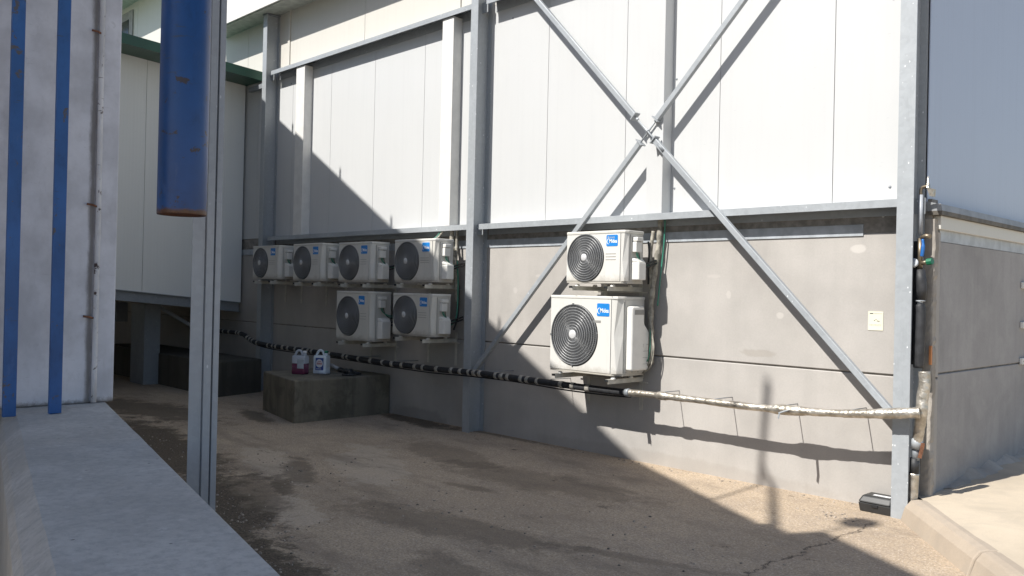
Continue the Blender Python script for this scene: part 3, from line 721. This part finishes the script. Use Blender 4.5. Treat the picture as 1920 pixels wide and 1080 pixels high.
ac_unit(-5.905, -5.055, .843, 1.579, YF, -.085, (.305, .36), .29, (.592, .548, .150, .12), 'largest white air conditioner, sunlit, with a tall side cover, just above the black pipe', big=True)
for a, b, z, l in ((-11.88, -11.42, 1.70, 'bracket under the far end unit of the upper row'), (-10.74, -10.25, 1.68, 'bracket under the second unit from the far end of the upper row'),
                   (-9.60, -9.10, 1.675, 'bracket under the upper row unit that hangs over the tallest shaded unit'), (-8.40, -7.86, 1.682, 'bracket under the upper row unit nearest the middle column'),
                   (-9.62, -9.07, .934, 'bracket under the tall unit of the lower row'), (-8.40, -7.88, 1.052, 'bracket under the short unit of the lower row'),
                   (-5.60, -5.165, 1.69, 'sunlit bracket between the two stacked units'), (-5.80, -5.135, .833, 'sunlit bracket under the largest unit, above the black pipe')):
    wall_bracket(a, b, z, 'cream steel '+l)

# ------------------------------------------------------------------ line bundles
def bundle(label, trunk, extra, loc):
    T = thing('line_bundle', label, 'pipe bundle', loc, 'vertical refrigerant line bundles')
    MB().tube(spline([jig(p, .006) for p in trunk], 6), [.026+.004*math.sin(i*1.7) for i in range((len(trunk)-1)*6+1)], 10).build('lagged_pipe', M['line'], T)
    for k, (pts, mat, r_) in enumerate(extra): MB().tube(spline(pts, 7), r_, 7).build('cable' if mat != 'line' else 'lagged_pipe', M[mat], T)
    return T
bundle('cream lagged pipe bundle rising behind the sunlit pair of air conditioners to the girt', [(-4.91, -.06, 2.36), (-4.925, -.06, 2.1), (-4.95, -.07, 1.8), (-4.985, -.07, 1.5), (-4.985, -.07, 1.2), (-4.98, -.06, .95)],
       [([(-4.965, -.09, 2.2), (-4.985, -.1, 2.0), (-4.99, -.08, 1.75), (-5.0, -.06, 1.6)], 'line', .018), ([(-4.865, -.05, 2.36), (-4.87, -.05, 2.1), (-4.90, -.05, 1.8), (-4.93, -.05, 1.5)], 'cable_green', .007),
        ([(-5.00, -.12, 2.1), (-4.98, -.13, 2.0), (-5.01, -.10, 1.86), (-5.02, -.08, 1.7)], 'cable_black', .009), ([(-4.97, -.1, 1.35), (-4.925, -.12, 1.15), (-4.95, -.12, .98), (-5.04, -.12, .90)], 'line', .007),
        ([(-4.97, -.1, 1.3), (-4.91, -.12, 1.12), (-4.94, -.12, .94), (-5.04, -.12, .86)], 'line', .006), ([(-4.97, -.1, 1.28), (-4.94, -.14, 1.1), (-4.97, -.13, .99), (-5.04, -.12, .93)], 'cable_green', .006)], (-4.95, -.05, .9))
bundle('weathered pipe bundle hanging from the girt beside the middle column', [(-7.90, -.09, 2.36), (-7.885, -.10, 2.15), (-7.80, -.12, 1.93), (-7.785, -.10, 1.7), (-7.78, -.09, 1.45)],
       [([(-7.835, -.06, 2.36), (-7.82, -.08, 2.1), (-7.80, -.10, 1.95)], 'line', .018), ([(-8.03, -.10, 2.36), (-8.09, -.16, 2.24), (-8.13, -.22, 2.19)], 'cable_green', .01), ([(-7.99, -.10, 2.36), (-8.05, -.16, 2.24), (-8.08, -.22, 2.19)], 'line', .012),
        ([(-7.78, -.10, 1.95), (-7.735, -.12, 1.7), (-7.725, -.13, 1.4), (-7.735, -.15, 1.25), (-7.76, -.2, 1.20), (-7.76, -.28, 1.24)], 'cable_green', .008),
        ([(-7.80, -.08, 1.85), (-7.76, -.08, 1.6), (-7.75, -.1, 1.3), (-7.77, -.14, 1.14)], 'cable_black', .011)], (-7.8, -.08, 1.4))

# ------------------------------------------------------------------ long insulated pipe
PP = [(-13.6, -.30, .86), (-12.7, -.31, .86), (-12.45, -.31, .80), (-12.15, -.31, .745), (-11.54, -.31, .722), (-10.38, -.31, .713), (-9.12, -.31, .687), (-8.04, -.31, .683), (-7.28, -.31, .695), (-6.6, -.31, .695), (-5.84, -.31, .686), (-5.26, -.31, .684), (-5.03, -.31, .690)]
PT = thing('insulated_pipe', 'long horizontal pipe, taped black lagging on the left and silver foil on the right', 'pipe', (-7.5, -.31, .7))
sp = spline(PP, 8)
MB().tube(sp, .033, 12).build('black_lagging', M['foam'], PT)
acc = 0; nxt = .35; i = 0
while i < len(sp)-1:
    d = (sp[i+1]-sp[i]).length
    while acc+d > nxt:
        p = sp[i].lerp(sp[i+1], (nxt-acc)/d); dd = (sp[i+1]-sp[i]).normalized(); dd = (dd+Vector((0, random.uniform(-.2, .2), random.uniform(-.15, .15)))).normalized()
        if p.x < -5.25: MB().tube([p-dd*random.uniform(.018, .03), p+dd*random.uniform(.018, .03)], .0365, 12).build('tape_band', M['tape'], PT)
        nxt += random.choice((.09, .15, .2, .26, .33))
    acc += d; i += 1
MB().tube(spline([(p[0], p[1]+.012, p[2]-.045+.006*math.sin(k*2.1)) for k, p in enumerate(PP[2:])], 4), .008, 6).build('cable', M['foam'], PT)
FP = [(-5.04, -.31, .690), (-4.7, -.31, .697), (-4.335, -.31, .699), (-3.813, -.31, .697), (-3.52, -.31, .705), (-3.34, -.31, .712), (-3.0, -.31, .732), (-2.7, -.31, .765), (-2.52, -.305, .79), (-2.44, -.28, .80)]
fs = spline(FP, 14); fr_ = []
for k, p in enumerate(fs):
    r = .0305+.0015*math.sin(k*.37)+random.uniform(-.0015, .0018)
    if -3.62 < p.x < -3.28: r += .012*abs(math.sin((p.x+3.62)*9))
    if -4.72 < p.x < -4.62: r += .008
    if p.x > -2.85: r += min(1, (p.x+2.85)/.15)*.009
    fr_.append(r)
MB().tube(fs, fr_, 16).build('foil_lagging', M['foil'], PT)
MB().tube([(-5.075, -.31, .689), (-5.03, -.31, .690)], .0385, 14).build('tape_band', M['steel_dark'], PT)
# riser at the corner: foil tee, flared drain, valve
rz = [(-2.445, -.20, 1.09), (-2.44, -.20, 1.0), (-2.45, -.21, .9), (-2.45, -.22, .80), (-2.465, -.20, .72), (-2.485, -.18, .62), (-2.495, -.17, .565)]
rs_ = spline(rz, 8)
MB().tube(rs_, [.040+random.uniform(-.0015, .0015)-.006*max(0, k-28)/20 for k in range(len(rs_))], 14).build('foil_riser', M['foil'], PT)
MB().tube([(-2.495, -.17, .60), (-2.50, -.165, .525)], [.040, .042], 14).build('drain_bell', M['steel'], PT)
MB().tube([(-2.50, -.165, .53), (-2.51, -.16, .44)], .027, 12).build('drain_valve', M['steel_dark'], PT)
MB().beam((-2.45, -.18, .57), (-2.47, -.19, .46), .012, .025).build('drain_lever', M['copper_rust'], PT)
MB().tube([(-2.515, -.16, .45), (-2.52, -.155, .34)], .032, 12).build('drain_hose', M['foam_lit'], PT)
MB().tube(spline([(-2.52, -.155, .34), (-2.525, -.15, .24), (-2.53, -.15, .12)], 5), .036, 12).build('drain_foil', M['foil'], PT)
for x, z in ((-4.70, .70), (-4.14, .698), (-3.525, .706), (-2.95, .737), (-6.05, .70), (-6.9, .71), (-8.6, .70), (-9.4, .70)):
    m = MB(); m.tube([(x, 0, z+.020), (x, -.15, z+.023), (x, -.305, z+.024)], .004, 6); m.build('hanger_rod', M['steel_dark'], PT)
q = MB(); q.beam((-3.42, -.335, .715), (-3.43, -.47, .70), .022, .006); q.beam((-3.43, -.468, .703), (-3.437, -.475, .655), .022, .006); q.build('valve_lever', M['steel'], PT)

# valve column next to the corner column
VC = thing('valve_riser', 'black lagged riser with a blue lever valve, gauge and green knob beside the corner column', 'valve pipe', (-2.50, -.14, 1.1))
MB().tube(spline([(-2.51, -.14, 1.11), (-2.505, -.14, 1.3), (-2.50, -.14, 1.5), (-2.51, -.14, 1.575)], 5), [.034, .036, .037, .036, .037, .035, .038, .037, .036, .037, .036, .035, .037, .036, .035, .032], 12).build('black_lagging', M['foam_lit'], VC)
MB().tube(spline([(-2.553, -.10, 1.13), (-2.55, -.10, 1.4), (-2.55, -.10, 1.6), (-2.55, -.10, 2.04)], 4), .026, 10).build('black_lagging', M['foam'], VC)
MB().tube([(-2.50, -.14, 1.61), (-2.497, -.14, 1.68), (-2.505, -.14, 1.75), (-2.51, -.14, 1.83)], [.030, .038, .038, .032], 12).build('black_lagging', M['foam_lit'], VC)
MB().tube([(-2.51, -.14, 1.575), (-2.50, -.14, 1.612)], .018, 10).build('union', M['steel'], VC)
MB().torus((-2.505, -.14, 1.60), .03, .005, 'z', 20, 6).build('pipe_clip', M['steel'], VC)
MB().tube([(-2.513, -.14, 1.83), (-2.513, -.14, 2.06)], .02, 10).build('valve_body', M['brass'], VC)
MB().lathe((-2.545, -.165, 1.875), [(.0005, .02), (.03, .02), (.034, .016), (.034, 0), (.0005, -.004)], 20, Matrix.Rotation(R(75), 4, 'X')).build('gauge', M['gauge'], VC)
kn = MB(); kn.tube([(-2.51, -.14, 1.875), (-2.455, -.15, 1.885)], .016, 10); ko = kn.build('valve_stem', M['brass'], VC)
MB().tube([(-2.458, -.15, 1.885), (-2.42, -.155, 1.89)], [.025, .023], 8, False).build('knob', M['green_knob'], ko)
hn = MB(); hn.tube(spline([(-2.49, -.16, 2.05), (-2.483, -.165, 2.0), (-2.486, -.168, 1.95), (-2.49, -.168, 1.925)], 4), [.010]*4+[.014]*9, 8); hn.build('lever', M['blue_handle'], VC)
MB().tube([(-2.505, -.15, 2.06), (-2.47, -.155, 2.075), (-2.435, -.16, 2.07)], .017, 8).build('tap_spout', M['brass'], VC)
MB().tube([(-2.52, -.13, 2.09), (-2.52, -.13, 2.38)], .0165, 12).build('conduit', M['pvc'], VC)
MB().tube(spline([(-2.52, -.13, 2.38), (-2.52, -.13, 2.42), (-2.505, -.13, 2.435), (-2.47, -.13, 2.44)], 4), .012, 8).build('elbow', M['brass'], VC)
lf = MB(); lf.hexa([(-2.475, -.15, 2.43), (-2.458, -.15, 2.42), (-2.458, -.11, 2.42), (-2.475, -.11, 2.43)], [(-2.473, -.135, 2.51), (-2.468, -.135, 2.51), (-2.468, -.125, 2.51), (-2.473, -.125, 2.51)])
lf.hexa([(-2.45, -.15, 2.365), (-2.43, -.15, 2.36), (-2.43, -.10, 2.36), (-2.45, -.10, 2.365)], [(-2.475, -.15, 2.4295), (-2.425, -.16, 2.415), (-2.425, -.10, 2.415), (-2.475, -.11, 2.4295)]); lf.build('foil_wrap', M['foil'], VC)
B(-2.478, -2.463, -.03, -.0065, 1.13, 1.27).build('batten', M['orange'], VC)

# ------------------------------------------------------------------ small things by the wall
S_ = thing('notice', 'cream printed notice fixed to the concrete near the corner column', 'sign', (-2.89, -.003, 1.43))
so = B(-2.948, -2.832, -.004, -.0005, 1.364, 1.510).build('plate', M['paper'], S_)
ik = MB(); yk = -.0046
ik.box(-2.936, -2.908, yk, -.0041, 1.490, 1.498)
for k in range(7): x_ = -2.90+.009*k; ik.box(x_, x_+.006, yk, -.0041, 1.492, 1.4955)
for x_, z_, a in ((-2.903, 1.437, .010), (-2.890, 1.445, .008), (-2.880, 1.434, .011), (-2.868, 1.432, .009)): ik.box(x_, x_+a, yk, -.0041, z_, z_+.006)
for k in range(9): x_ = -2.936+.0105*k; ik.box(x_, x_+.007, yk, -.0041, 1.408, 1.410)
for k in range(8): x_ = -2.936+.0115*k; ik.box(x_, x_+.008, yk, -.0041, 1.400, 1.4018)
ik.build('print', M['ink'], so)
BB = thing('bait_box', 'black plastic rodent bait box with a white sticker at the foot of the corner column', 'bait box', (-2.78, -.11, 0))
bm_ = MB(); bm_.hexa([(-2.895, -.205, .0), (-2.662, -.205, .0), (-2.662, -.03, .0), (-2.885, -.03, .0)], [(-2.905, -.215, .068), (-2.662, -.215, .068), (-2.662, -.02, .068), (-2.905, -.02, .068)])
bm_.build('base', M['bait'], BB, .006)
bm_ = MB(); bm_.hexa([(-2.910, -.218, .070), (-2.662, -.218, .070), (-2.662, -.017, .070), (-2.910, -.017, .070)], [(-2.885, -.185, .122), (-2.662, -.185, .122), (-2.662, -.035, .122), (-2.885, -.035, .122)])
lo_ = bm_.build('lid', M['bait'], BB, .014, 3)
B(-2.82, -2.69, -.155, -.115, .1225, .124).build('sticker', M['label_white'], lo_)
B(-2.80, -2.755, -.2195, -.214, .045, .064).build('keyhole', M['void'], BB)
for z, l in ((1.762, 'topmost of the three small white plates on the shaded end wall'), (1.40, 'middle one of the three small white plates on the shaded end wall'), (1.072, 'lowest of the three small white plates on the shaded end wall')):
    T = thing('wall_plate', l, 'plate', (XR, 2.18, z), 'white plates on the end wall')
    B(XR-.001, XR+.028, 2.085, 2.27, z-.03, z+.03).build('cover', M['fascia'], T, .006, 2)
    MB().lathe((XR+.0285, 2.11, z), [(.0001, .003), (.007, .002), (.008, 0)], 8, Matrix.Rotation(R(90), 4, 'Y')).build('screw', M['ac_grey'], T)

# ------------------------------------------------------------------ plastic cans
def can(x, y, z, rz, label, body, cap, lower=None):
    T = thing('jerrycan', label, 'plastic can', (x, y, z))
    w, d, h = .095, .065, .305
    Mz = Matrix.Translation((x, y, z)) @ Matrix.Rotation(rz, 4, 'Z')
    def sec(hw, hd, zz, r=.025): return [Mz @ Vector((a-hw, b-hd, zz)) for a, b in rrect(2*hw, 2*hd, min(r, hd*.8), 4)]
    def loft(secs):
        m = MB(); k = len(secs[0]); vs = [p for s in secs for p in s]
        fs = [(i*k+j, i*k+(j+1) % k, (i+1)*k+(j+1) % k, (i+1)*k+j) for i in range(len(secs)-1) for j in range(k)]
        m._add(vs, fs, True); o = len(m.v)-len(vs); m.f += [[o+j for j in reversed(range(k))], [o+(len(secs)-1)*k+j for j in range(k)]]; m.sm += [False]*2; m.mi += [0]*2
        return m
    zl = .135 if lower else 0
    if lower: loft([sec(w*.94, d*.92, 0), sec(w, d, .012), sec(w, d, zl)]).build('liquid', M[lower], T)
    bs = ([] if lower else [sec(w*.94, d*.92, 0), sec(w, d, .012)])+[sec(w, d, zl+.0006), sec(w*.985, d, .10+zl*.3), sec(w, d, .205), sec(w*.93, d*.9, .232)]
    m = loft(bs)
    # shoulders: handle arch on the left, neck on the right
    hp = [Mz @ Vector(p) for p in ((-.078, 0, .225), (-.060, 0, .268), (-.035, 0, .293), (.0, 0, .293), (.022, 0, .268), (.030, 0, .228))]
    m.tube(spline(hp, 4), .0155, 8)
    nk = Mz @ Vector((.062, 0, .225)); m.tube([nk, nk+Vector((0, 0, .04))], [.03, .022], 12)
    m.build('body', M[body], T)
    MB().tube([nk+Vector((0, 0, .0405)), nk+Vector((0, 0, .070))], .024, 14).build('cap', M[cap], T)
    return T, Mz
T, Mz = can(-9.80, -.95, .5005, R(28), 'translucent plastic can half full of magenta liquid on the mossy block', 'clear', 'label_white', 'liquid')
MB().prism([(-.005, .075), (.088, .075), (.088, .19), (-.005, .19)], .0653, .0662, Mz @ XZ).build('label', M['label_grey'], T)
T, Mz = can(-9.70, -.70, .5005, R(28), 'white plastic can with a blue label and green cap on the mossy block', 'bottle', 'green_knob')
lb = MB(); lb.prism([(-.052, .05), (.062, .05), (.062, .205), (-.052, .205)], .0653, .0662, Mz @ XZ); lbo = lb.build('label', M['label_blue'], T)
ov = MB(); ov.prism([(.004+.050*math.cos(2*PI*k/28), .135+.052*math.sin(2*PI*k/28)) for k in range(28)], .0664, .0669, Mz @ XZ); ov.build('label_oval', M['label_white'], lbo)
pr = MB()
for k in range(6): pr.prism([(-.034+.013*k, .118), (-.026+.013*k, .118), (-.023+.013*k, .144), (-.031+.013*k, .146)], .0671, .0674, Mz @ XZ)
pr.prism([(-.02, .158), (.03, .158), (.03, .166), (-.02, .166)], .0671, .0674, Mz @ XZ); pr.build('label_print', M['label_red'], lbo)
pr = MB()
for k in range(5): pr.prism([(-.04+.015*k, .06), (-.03+.015*k, .06), (-.03+.015*k, .069), (-.04+.015*k, .069)], .0664, .0669, Mz @ XZ)
pr.build('label_print', M['label_white'], lbo)
TL = thing('cable_tool', 'dark hand tool with a grey tube handle lying on the back of the mossy block', 'tool', (-9.6, -.34, .50))
MB().tube([(-10.02, -.36, .575), (-9.74, -.40, .535)], .022, 12).build('tube_handle', M['pvc'], TL)
MB().tube(spline([(-9.75, -.40, .537), (-9.6, -.42, .527), (-9.45, -.45, .535), (-9.33, -.50, .53)], 5), [.028, .03, .034, .03, .026, .03, .036, .04, .034, .028, .03, .04, .044, .04, .03, .024], 10).build('tool_body', M['cable_black'], TL)
MB().tube(spline([(-9.40, -.48, .54), (-9.3, -.40, .525), (-9.22, -.45, .522), (-9.25, -.58, .515), (-9.34, -.62, .512)], 5), .014, 8).build('cord', M['cable_black'], TL)

# ------------------------------------------------------------------ foreground: low wall, striped wall, post, blue tube
def yo(x): return -5.056-.2265*(x+4.693)
def yi(x): return -5.493-.2278*(x+4.759)
cw = MB(); xa, xb, zt = -8.0, .8, .95
prof = lambda x: [(x, yi(x)-.075, -.05), (x, yi(x)-.075, zt-.075), (x, yi(x)-.055, zt-.045), (x, yi(x), zt), (x, yo(x)-.012, zt), (x, yo(x), zt-.012), (x, yo(x), -.05)]
N_ = 60
vs = []
for k in range(N_+1):
    x = xa+(xb-xa)*k/N_
    for q, p in enumerate(prof(x)): vs.append(Vector(p)+Vector((0, random.uniform(-.003, .003) if q in (3, 4, 2) else 0, random.uniform(-.002, .002) if q in (3, 4) else 0)))
cw._add(vs, [tuple(range(7)), tuple(reversed(range(N_*7, N_*7+7)))]+[(k*7+j, k*7+(j+1) % 7, (k+1)*7+(j+1) % 7, (k+1)*7+j) for k in range(N_) for j in range(7)])
tag(cw.build('low_wall', M['cap']), 'low grey concrete wall with a broad flat top in the near left corner', 'wall')
PW = thing('panel_wall', 'white painted wall with two blue vertical bars standing on the low concrete wall', 'wall', (-4.98, -5.6, .95))
B(-5.06, -4.94, -7.4, -4.968, .952, 4.6).build('panel', M['white_panel_wall'], PW, .008)
MB().tube(spline([(-4.930, -5.075, .955), (-4.931, -5.073, 2), (-4.929, -5.076, 3), (-4.93, -5.075, 4.6)], 5), .014, 10).build('rusty_bead', M['white_bead'], PW)
for x, y in ((-4.65, -5.35), (-4.65, -5.552), (-4.65, -5.726), (-4.65, -5.914)):
    B(x-.012, x+.012, y-.029, y+.029, .951, 4.6).build('blue_bar', M['blue_bar'], PW, .004)
B(-4.9395, -4.665, -6.3, -5.2, 4.3, 4.36).build('bar_fixing', M['blue_bar'], PW)
for z, y in ((2.95, -5.10), (2.02, -5.105), (1.42, -5.11)):
    MB().tube([(-4.925, y-.03, z), (-4.915, y, z-.004), (-4.925, y+.02, z-.01)], .006, 5).build('wire_tie', M['copper_rust'], PW)

vd = Vector((-.905, .425, 0)); ru = Vector((.425, .905, 0))
PM = Matrix(((ru.x, vd.x, 0, -3.60), (ru.y, vd.y, 0, -5.075), (0, 0, 1, 0), (0, 0, 0, 1)))
GP = thing('steel_post', 'galvanised grooved steel post rising behind the low concrete wall', 'post', (-3.60, -5.075, 0))
pm = MB()
pm.prism([(-.058, -.02), (-.006, -.02), (-.006, -.012), (.000, -.012), (.000, -.030), (.030, -.030), (.030, -.004), (.036, -.004), (.036, -.022), (.060, -.022), (.060, .05), (-.058, .05)], -.05, 4.6, PM)
pm.build('shaft', M['steel_post'], GP, .0015, 1)
pb = MB(); pb.prism([(-.12, -.1), (.12, -.1), (.12, .12), (-.12, .12)], 0.0, .012, PM); pb.build('base_plate', M['steel_dark'], GP)
BT = thing('blue_tube', 'large blue painted steel tube with a rusty lower end hanging beside the grey post', 'tube', (-3.126, -5.39, 1.856))
bt = MB(); r1, r0 = .086, .080
bt.lathe((-3.126, -5.39, 0), [(r0, 4.6), (r1, 4.6), (r1, 1.857), (r1-.001, 1.853), (r0, 1.853), (r0, 4.6)], 48); bt.build('shell', M['blue_tube'], BT)
MB().torus((-3.126, -5.39, 4.2), .088, .012, 'z', 32, 6).build('clamp', M['steel_dark'], BT)
MB().beam((-3.19, -5.34, 4.2), (-3.56, -5.12, 4.2), .03, .05).build('hanger', M['steel_dark'], BT)

# ------------------------------------------------------------------ neighbouring building behind the camera: it throws the big shadow
HC = 7.0; tt = HC/1.15
E0 = Vector((-5.154, -.015, 0))-SUN*tt; ED = Vector((1, -.58, 0)).normalized(); EN = Vector((-.58, -1, 0)).normalized()
def ep(s, o, z): p = E0+ED*s+EN*o; return Vector((p.x, p.y, z))
NB = thing('neighbouring_building', 'pale rendered building behind the viewer whose roof edge shades the yard', 'building', tuple(ep(0, 4, 0)))
def eslab(s0, s1, o0, o1, z0, z1): return MB().hexa([ep(s0, o0, z0), ep(s0, o1, z0), ep(s1, o1, z0), ep(s1, o0, z0)], [ep(s0, o0, z1), ep(s0, o1, z1), ep(s1, o1, z1), ep(s1, o0, z1)])
SC = (-2.872+5.154)/ED.x                   # where the parapet block begins
cn = MB(); sl_ = -9.0
cn.hexa([ep(sl_, 0, HC-.25), Vector((ep(sl_, 0, 0).x-.3, -14, HC-.25)), ep(5.6, 13, HC-.25), ep(5.6, 0, HC-.25)], [ep(sl_, 0, HC), Vector((ep(sl_, 0, 0).x-.3, -14, HC)), ep(5.6, 13, HC), ep(5.6, 0, HC)])
cn.build('roof', M['neigh_roof'], NB)
eslab(SC, 5.6, .012, .3, HC+.002, HC+.42).build('parapet', M['neigh_wall'], NB)
eslab(-5.0, -.5, .9, 12.5, 0, HC-.252).build('wall', M['neigh_wall'], NB)
eslab(-.498, 5.2, 3.4, 12.5, 0, HC-.252).build('wall', M['neigh_wall'], NB)
eslab(SC-.33, SC-.10, .012, .2, HC+.002, HC+.12).build('roof_vent', M['neigh_roof'], NB)
for x in (-11.786, -10.4575, -9.228, -7.145):
    s_ = (x-E0.x-0.0)/ED.x
    zw = (-.594)*(x+5.166)+.012; t_ = (HC-zw)/1.15; p = Vector((x, 0, zw))-SUN*t_
    MB().tube([p-Vector((0, 0, .05)), p+Vector((0, 0, .10))], .02, 8).build('roof_fixing', M['steel_dark'], NB)
def up_(gx, gy, z):      # point at height z whose sunlight ray lands on ground point (gx, gy)
    return Vector((gx, gy, 0))-SUN*(z/1.15)
MS = thing('roof_mast', 'thin steel mast with a stay on the neighbouring roof edge behind the viewer', 'mast', tuple(up_(-3.81, -.80, HC)))
b0 = up_(-3.81, -.80, HC); b1 = Vector((-3.86, -.02, .03))-SUN*((HC+.87)/1.15); b2 = Vector((-3.80, 0, .865))-SUN*((HC+1.75)/1.15)
mm = MB(); mm.tube([b0, b1], .016, 8); mm.tube([b1, b2], [.024, .036], 10); mm.build('pole', M['steel_dark'], MS)
c0 = up_(-3.08, -1.15, HC); c1 = up_(-3.71, -.05, HC+.5); c2 = Vector((-3.83, 0, .14))-SUN*((HC+1.05)/1.15)
mm = MB(); mm.tube([c0, c1, c2], [.034, .028, .022], 8); mm.build('stay', M['steel_dark'], MS)
DS = thing('satellite_dish', 'small round dish on a bent arm on the neighbouring roof edge behind the viewer', 'dish', tuple(up_(-2.74, -.57, HC+.55)))
dc = up_(-2.735, -.57, HC+.55); MD = (-SUN).to_track_quat('Z', 'Y').to_matrix().to_4x4()
dm = MB(); dm.lathe(dc, [(.0005, -.035), (.07, -.028), (.125, 0), (.122, .004), (.07, -.022), (.0005, -.029)], 28, MD); dm.build('bowl', M['fascia'], DS)
MB().tube([dc-Vector((0, 0, .03)), dc+Vector((.0, -.16, -.09)), up_(-2.80, -.98, HC+.40)], .013, 8).build('arm', M['steel_dark'], DS)

# ------------------------------------------------------------------ light, sky, camera
w = bpy.data.worlds.new('World'); S.world = w; w.use_nodes = True
nt = w.node_tree; bg = nt.nodes['Background']
sky = nt.nodes.new('ShaderNodeTexSky'); sky.sky_type = 'NISHITA'; sky.sun_disc = False
sd = -SUN.normalized(); el = math.asin(sd.z)
sky.sun_elevation = el; sky.sun_rotation = math.atan2(sd.x, sd.y)
sky.dust_density = 1.0
nt.links.new(sky.outputs[0], bg.inputs[0]); bg.inputs[1].default_value = .092
sl = bpy.data.lights.new('sun', 'SUN'); sl.energy = 4.6; sl.angle = R(.53); sl.color = (1, .965, .91)
so = bpy.data.objects.new('sun', sl); COL.objects.link(so); so.rotation_euler = SUN.to_track_quat('-Z', 'Y').to_euler()

cam = bpy.data.cameras.new('camera'); co = bpy.data.objects.new('camera', cam); COL.objects.link(co)
Rr = ((0.6955406309800787, 0.7181455732757753, 0.02213969828705794), (0.012214182948909358, 0.01899140437506278, -0.9997450376444754), (-0.7183829371517148, 0.6956337126277528, 0.004437731966289282))
right, down, fwd = (Vector(r) for r in Rr)
mw = Matrix((( right.x, -down.x, -fwd.x, 0), (right.y, -down.y, -fwd.y, -6.7319), (right.z, -down.z, -fwd.z, 1.6), (0, 0, 0, 1)))
co.matrix_world = mw
cam.sensor_width = 36; cam.lens = 1634.14/1920*36; cam.clip_end = 1000; cam.clip_start = .05
S.camera = co
S.view_settings.view_transform = 'Standard'; S.view_settings.look = 'None'; S.view_settings.gamma = 1; S.view_settings.exposure = .58
S.render.engine = 'CYCLES'
S.cycles.max_bounces = 8; S.cycles.diffuse_bounces = 5
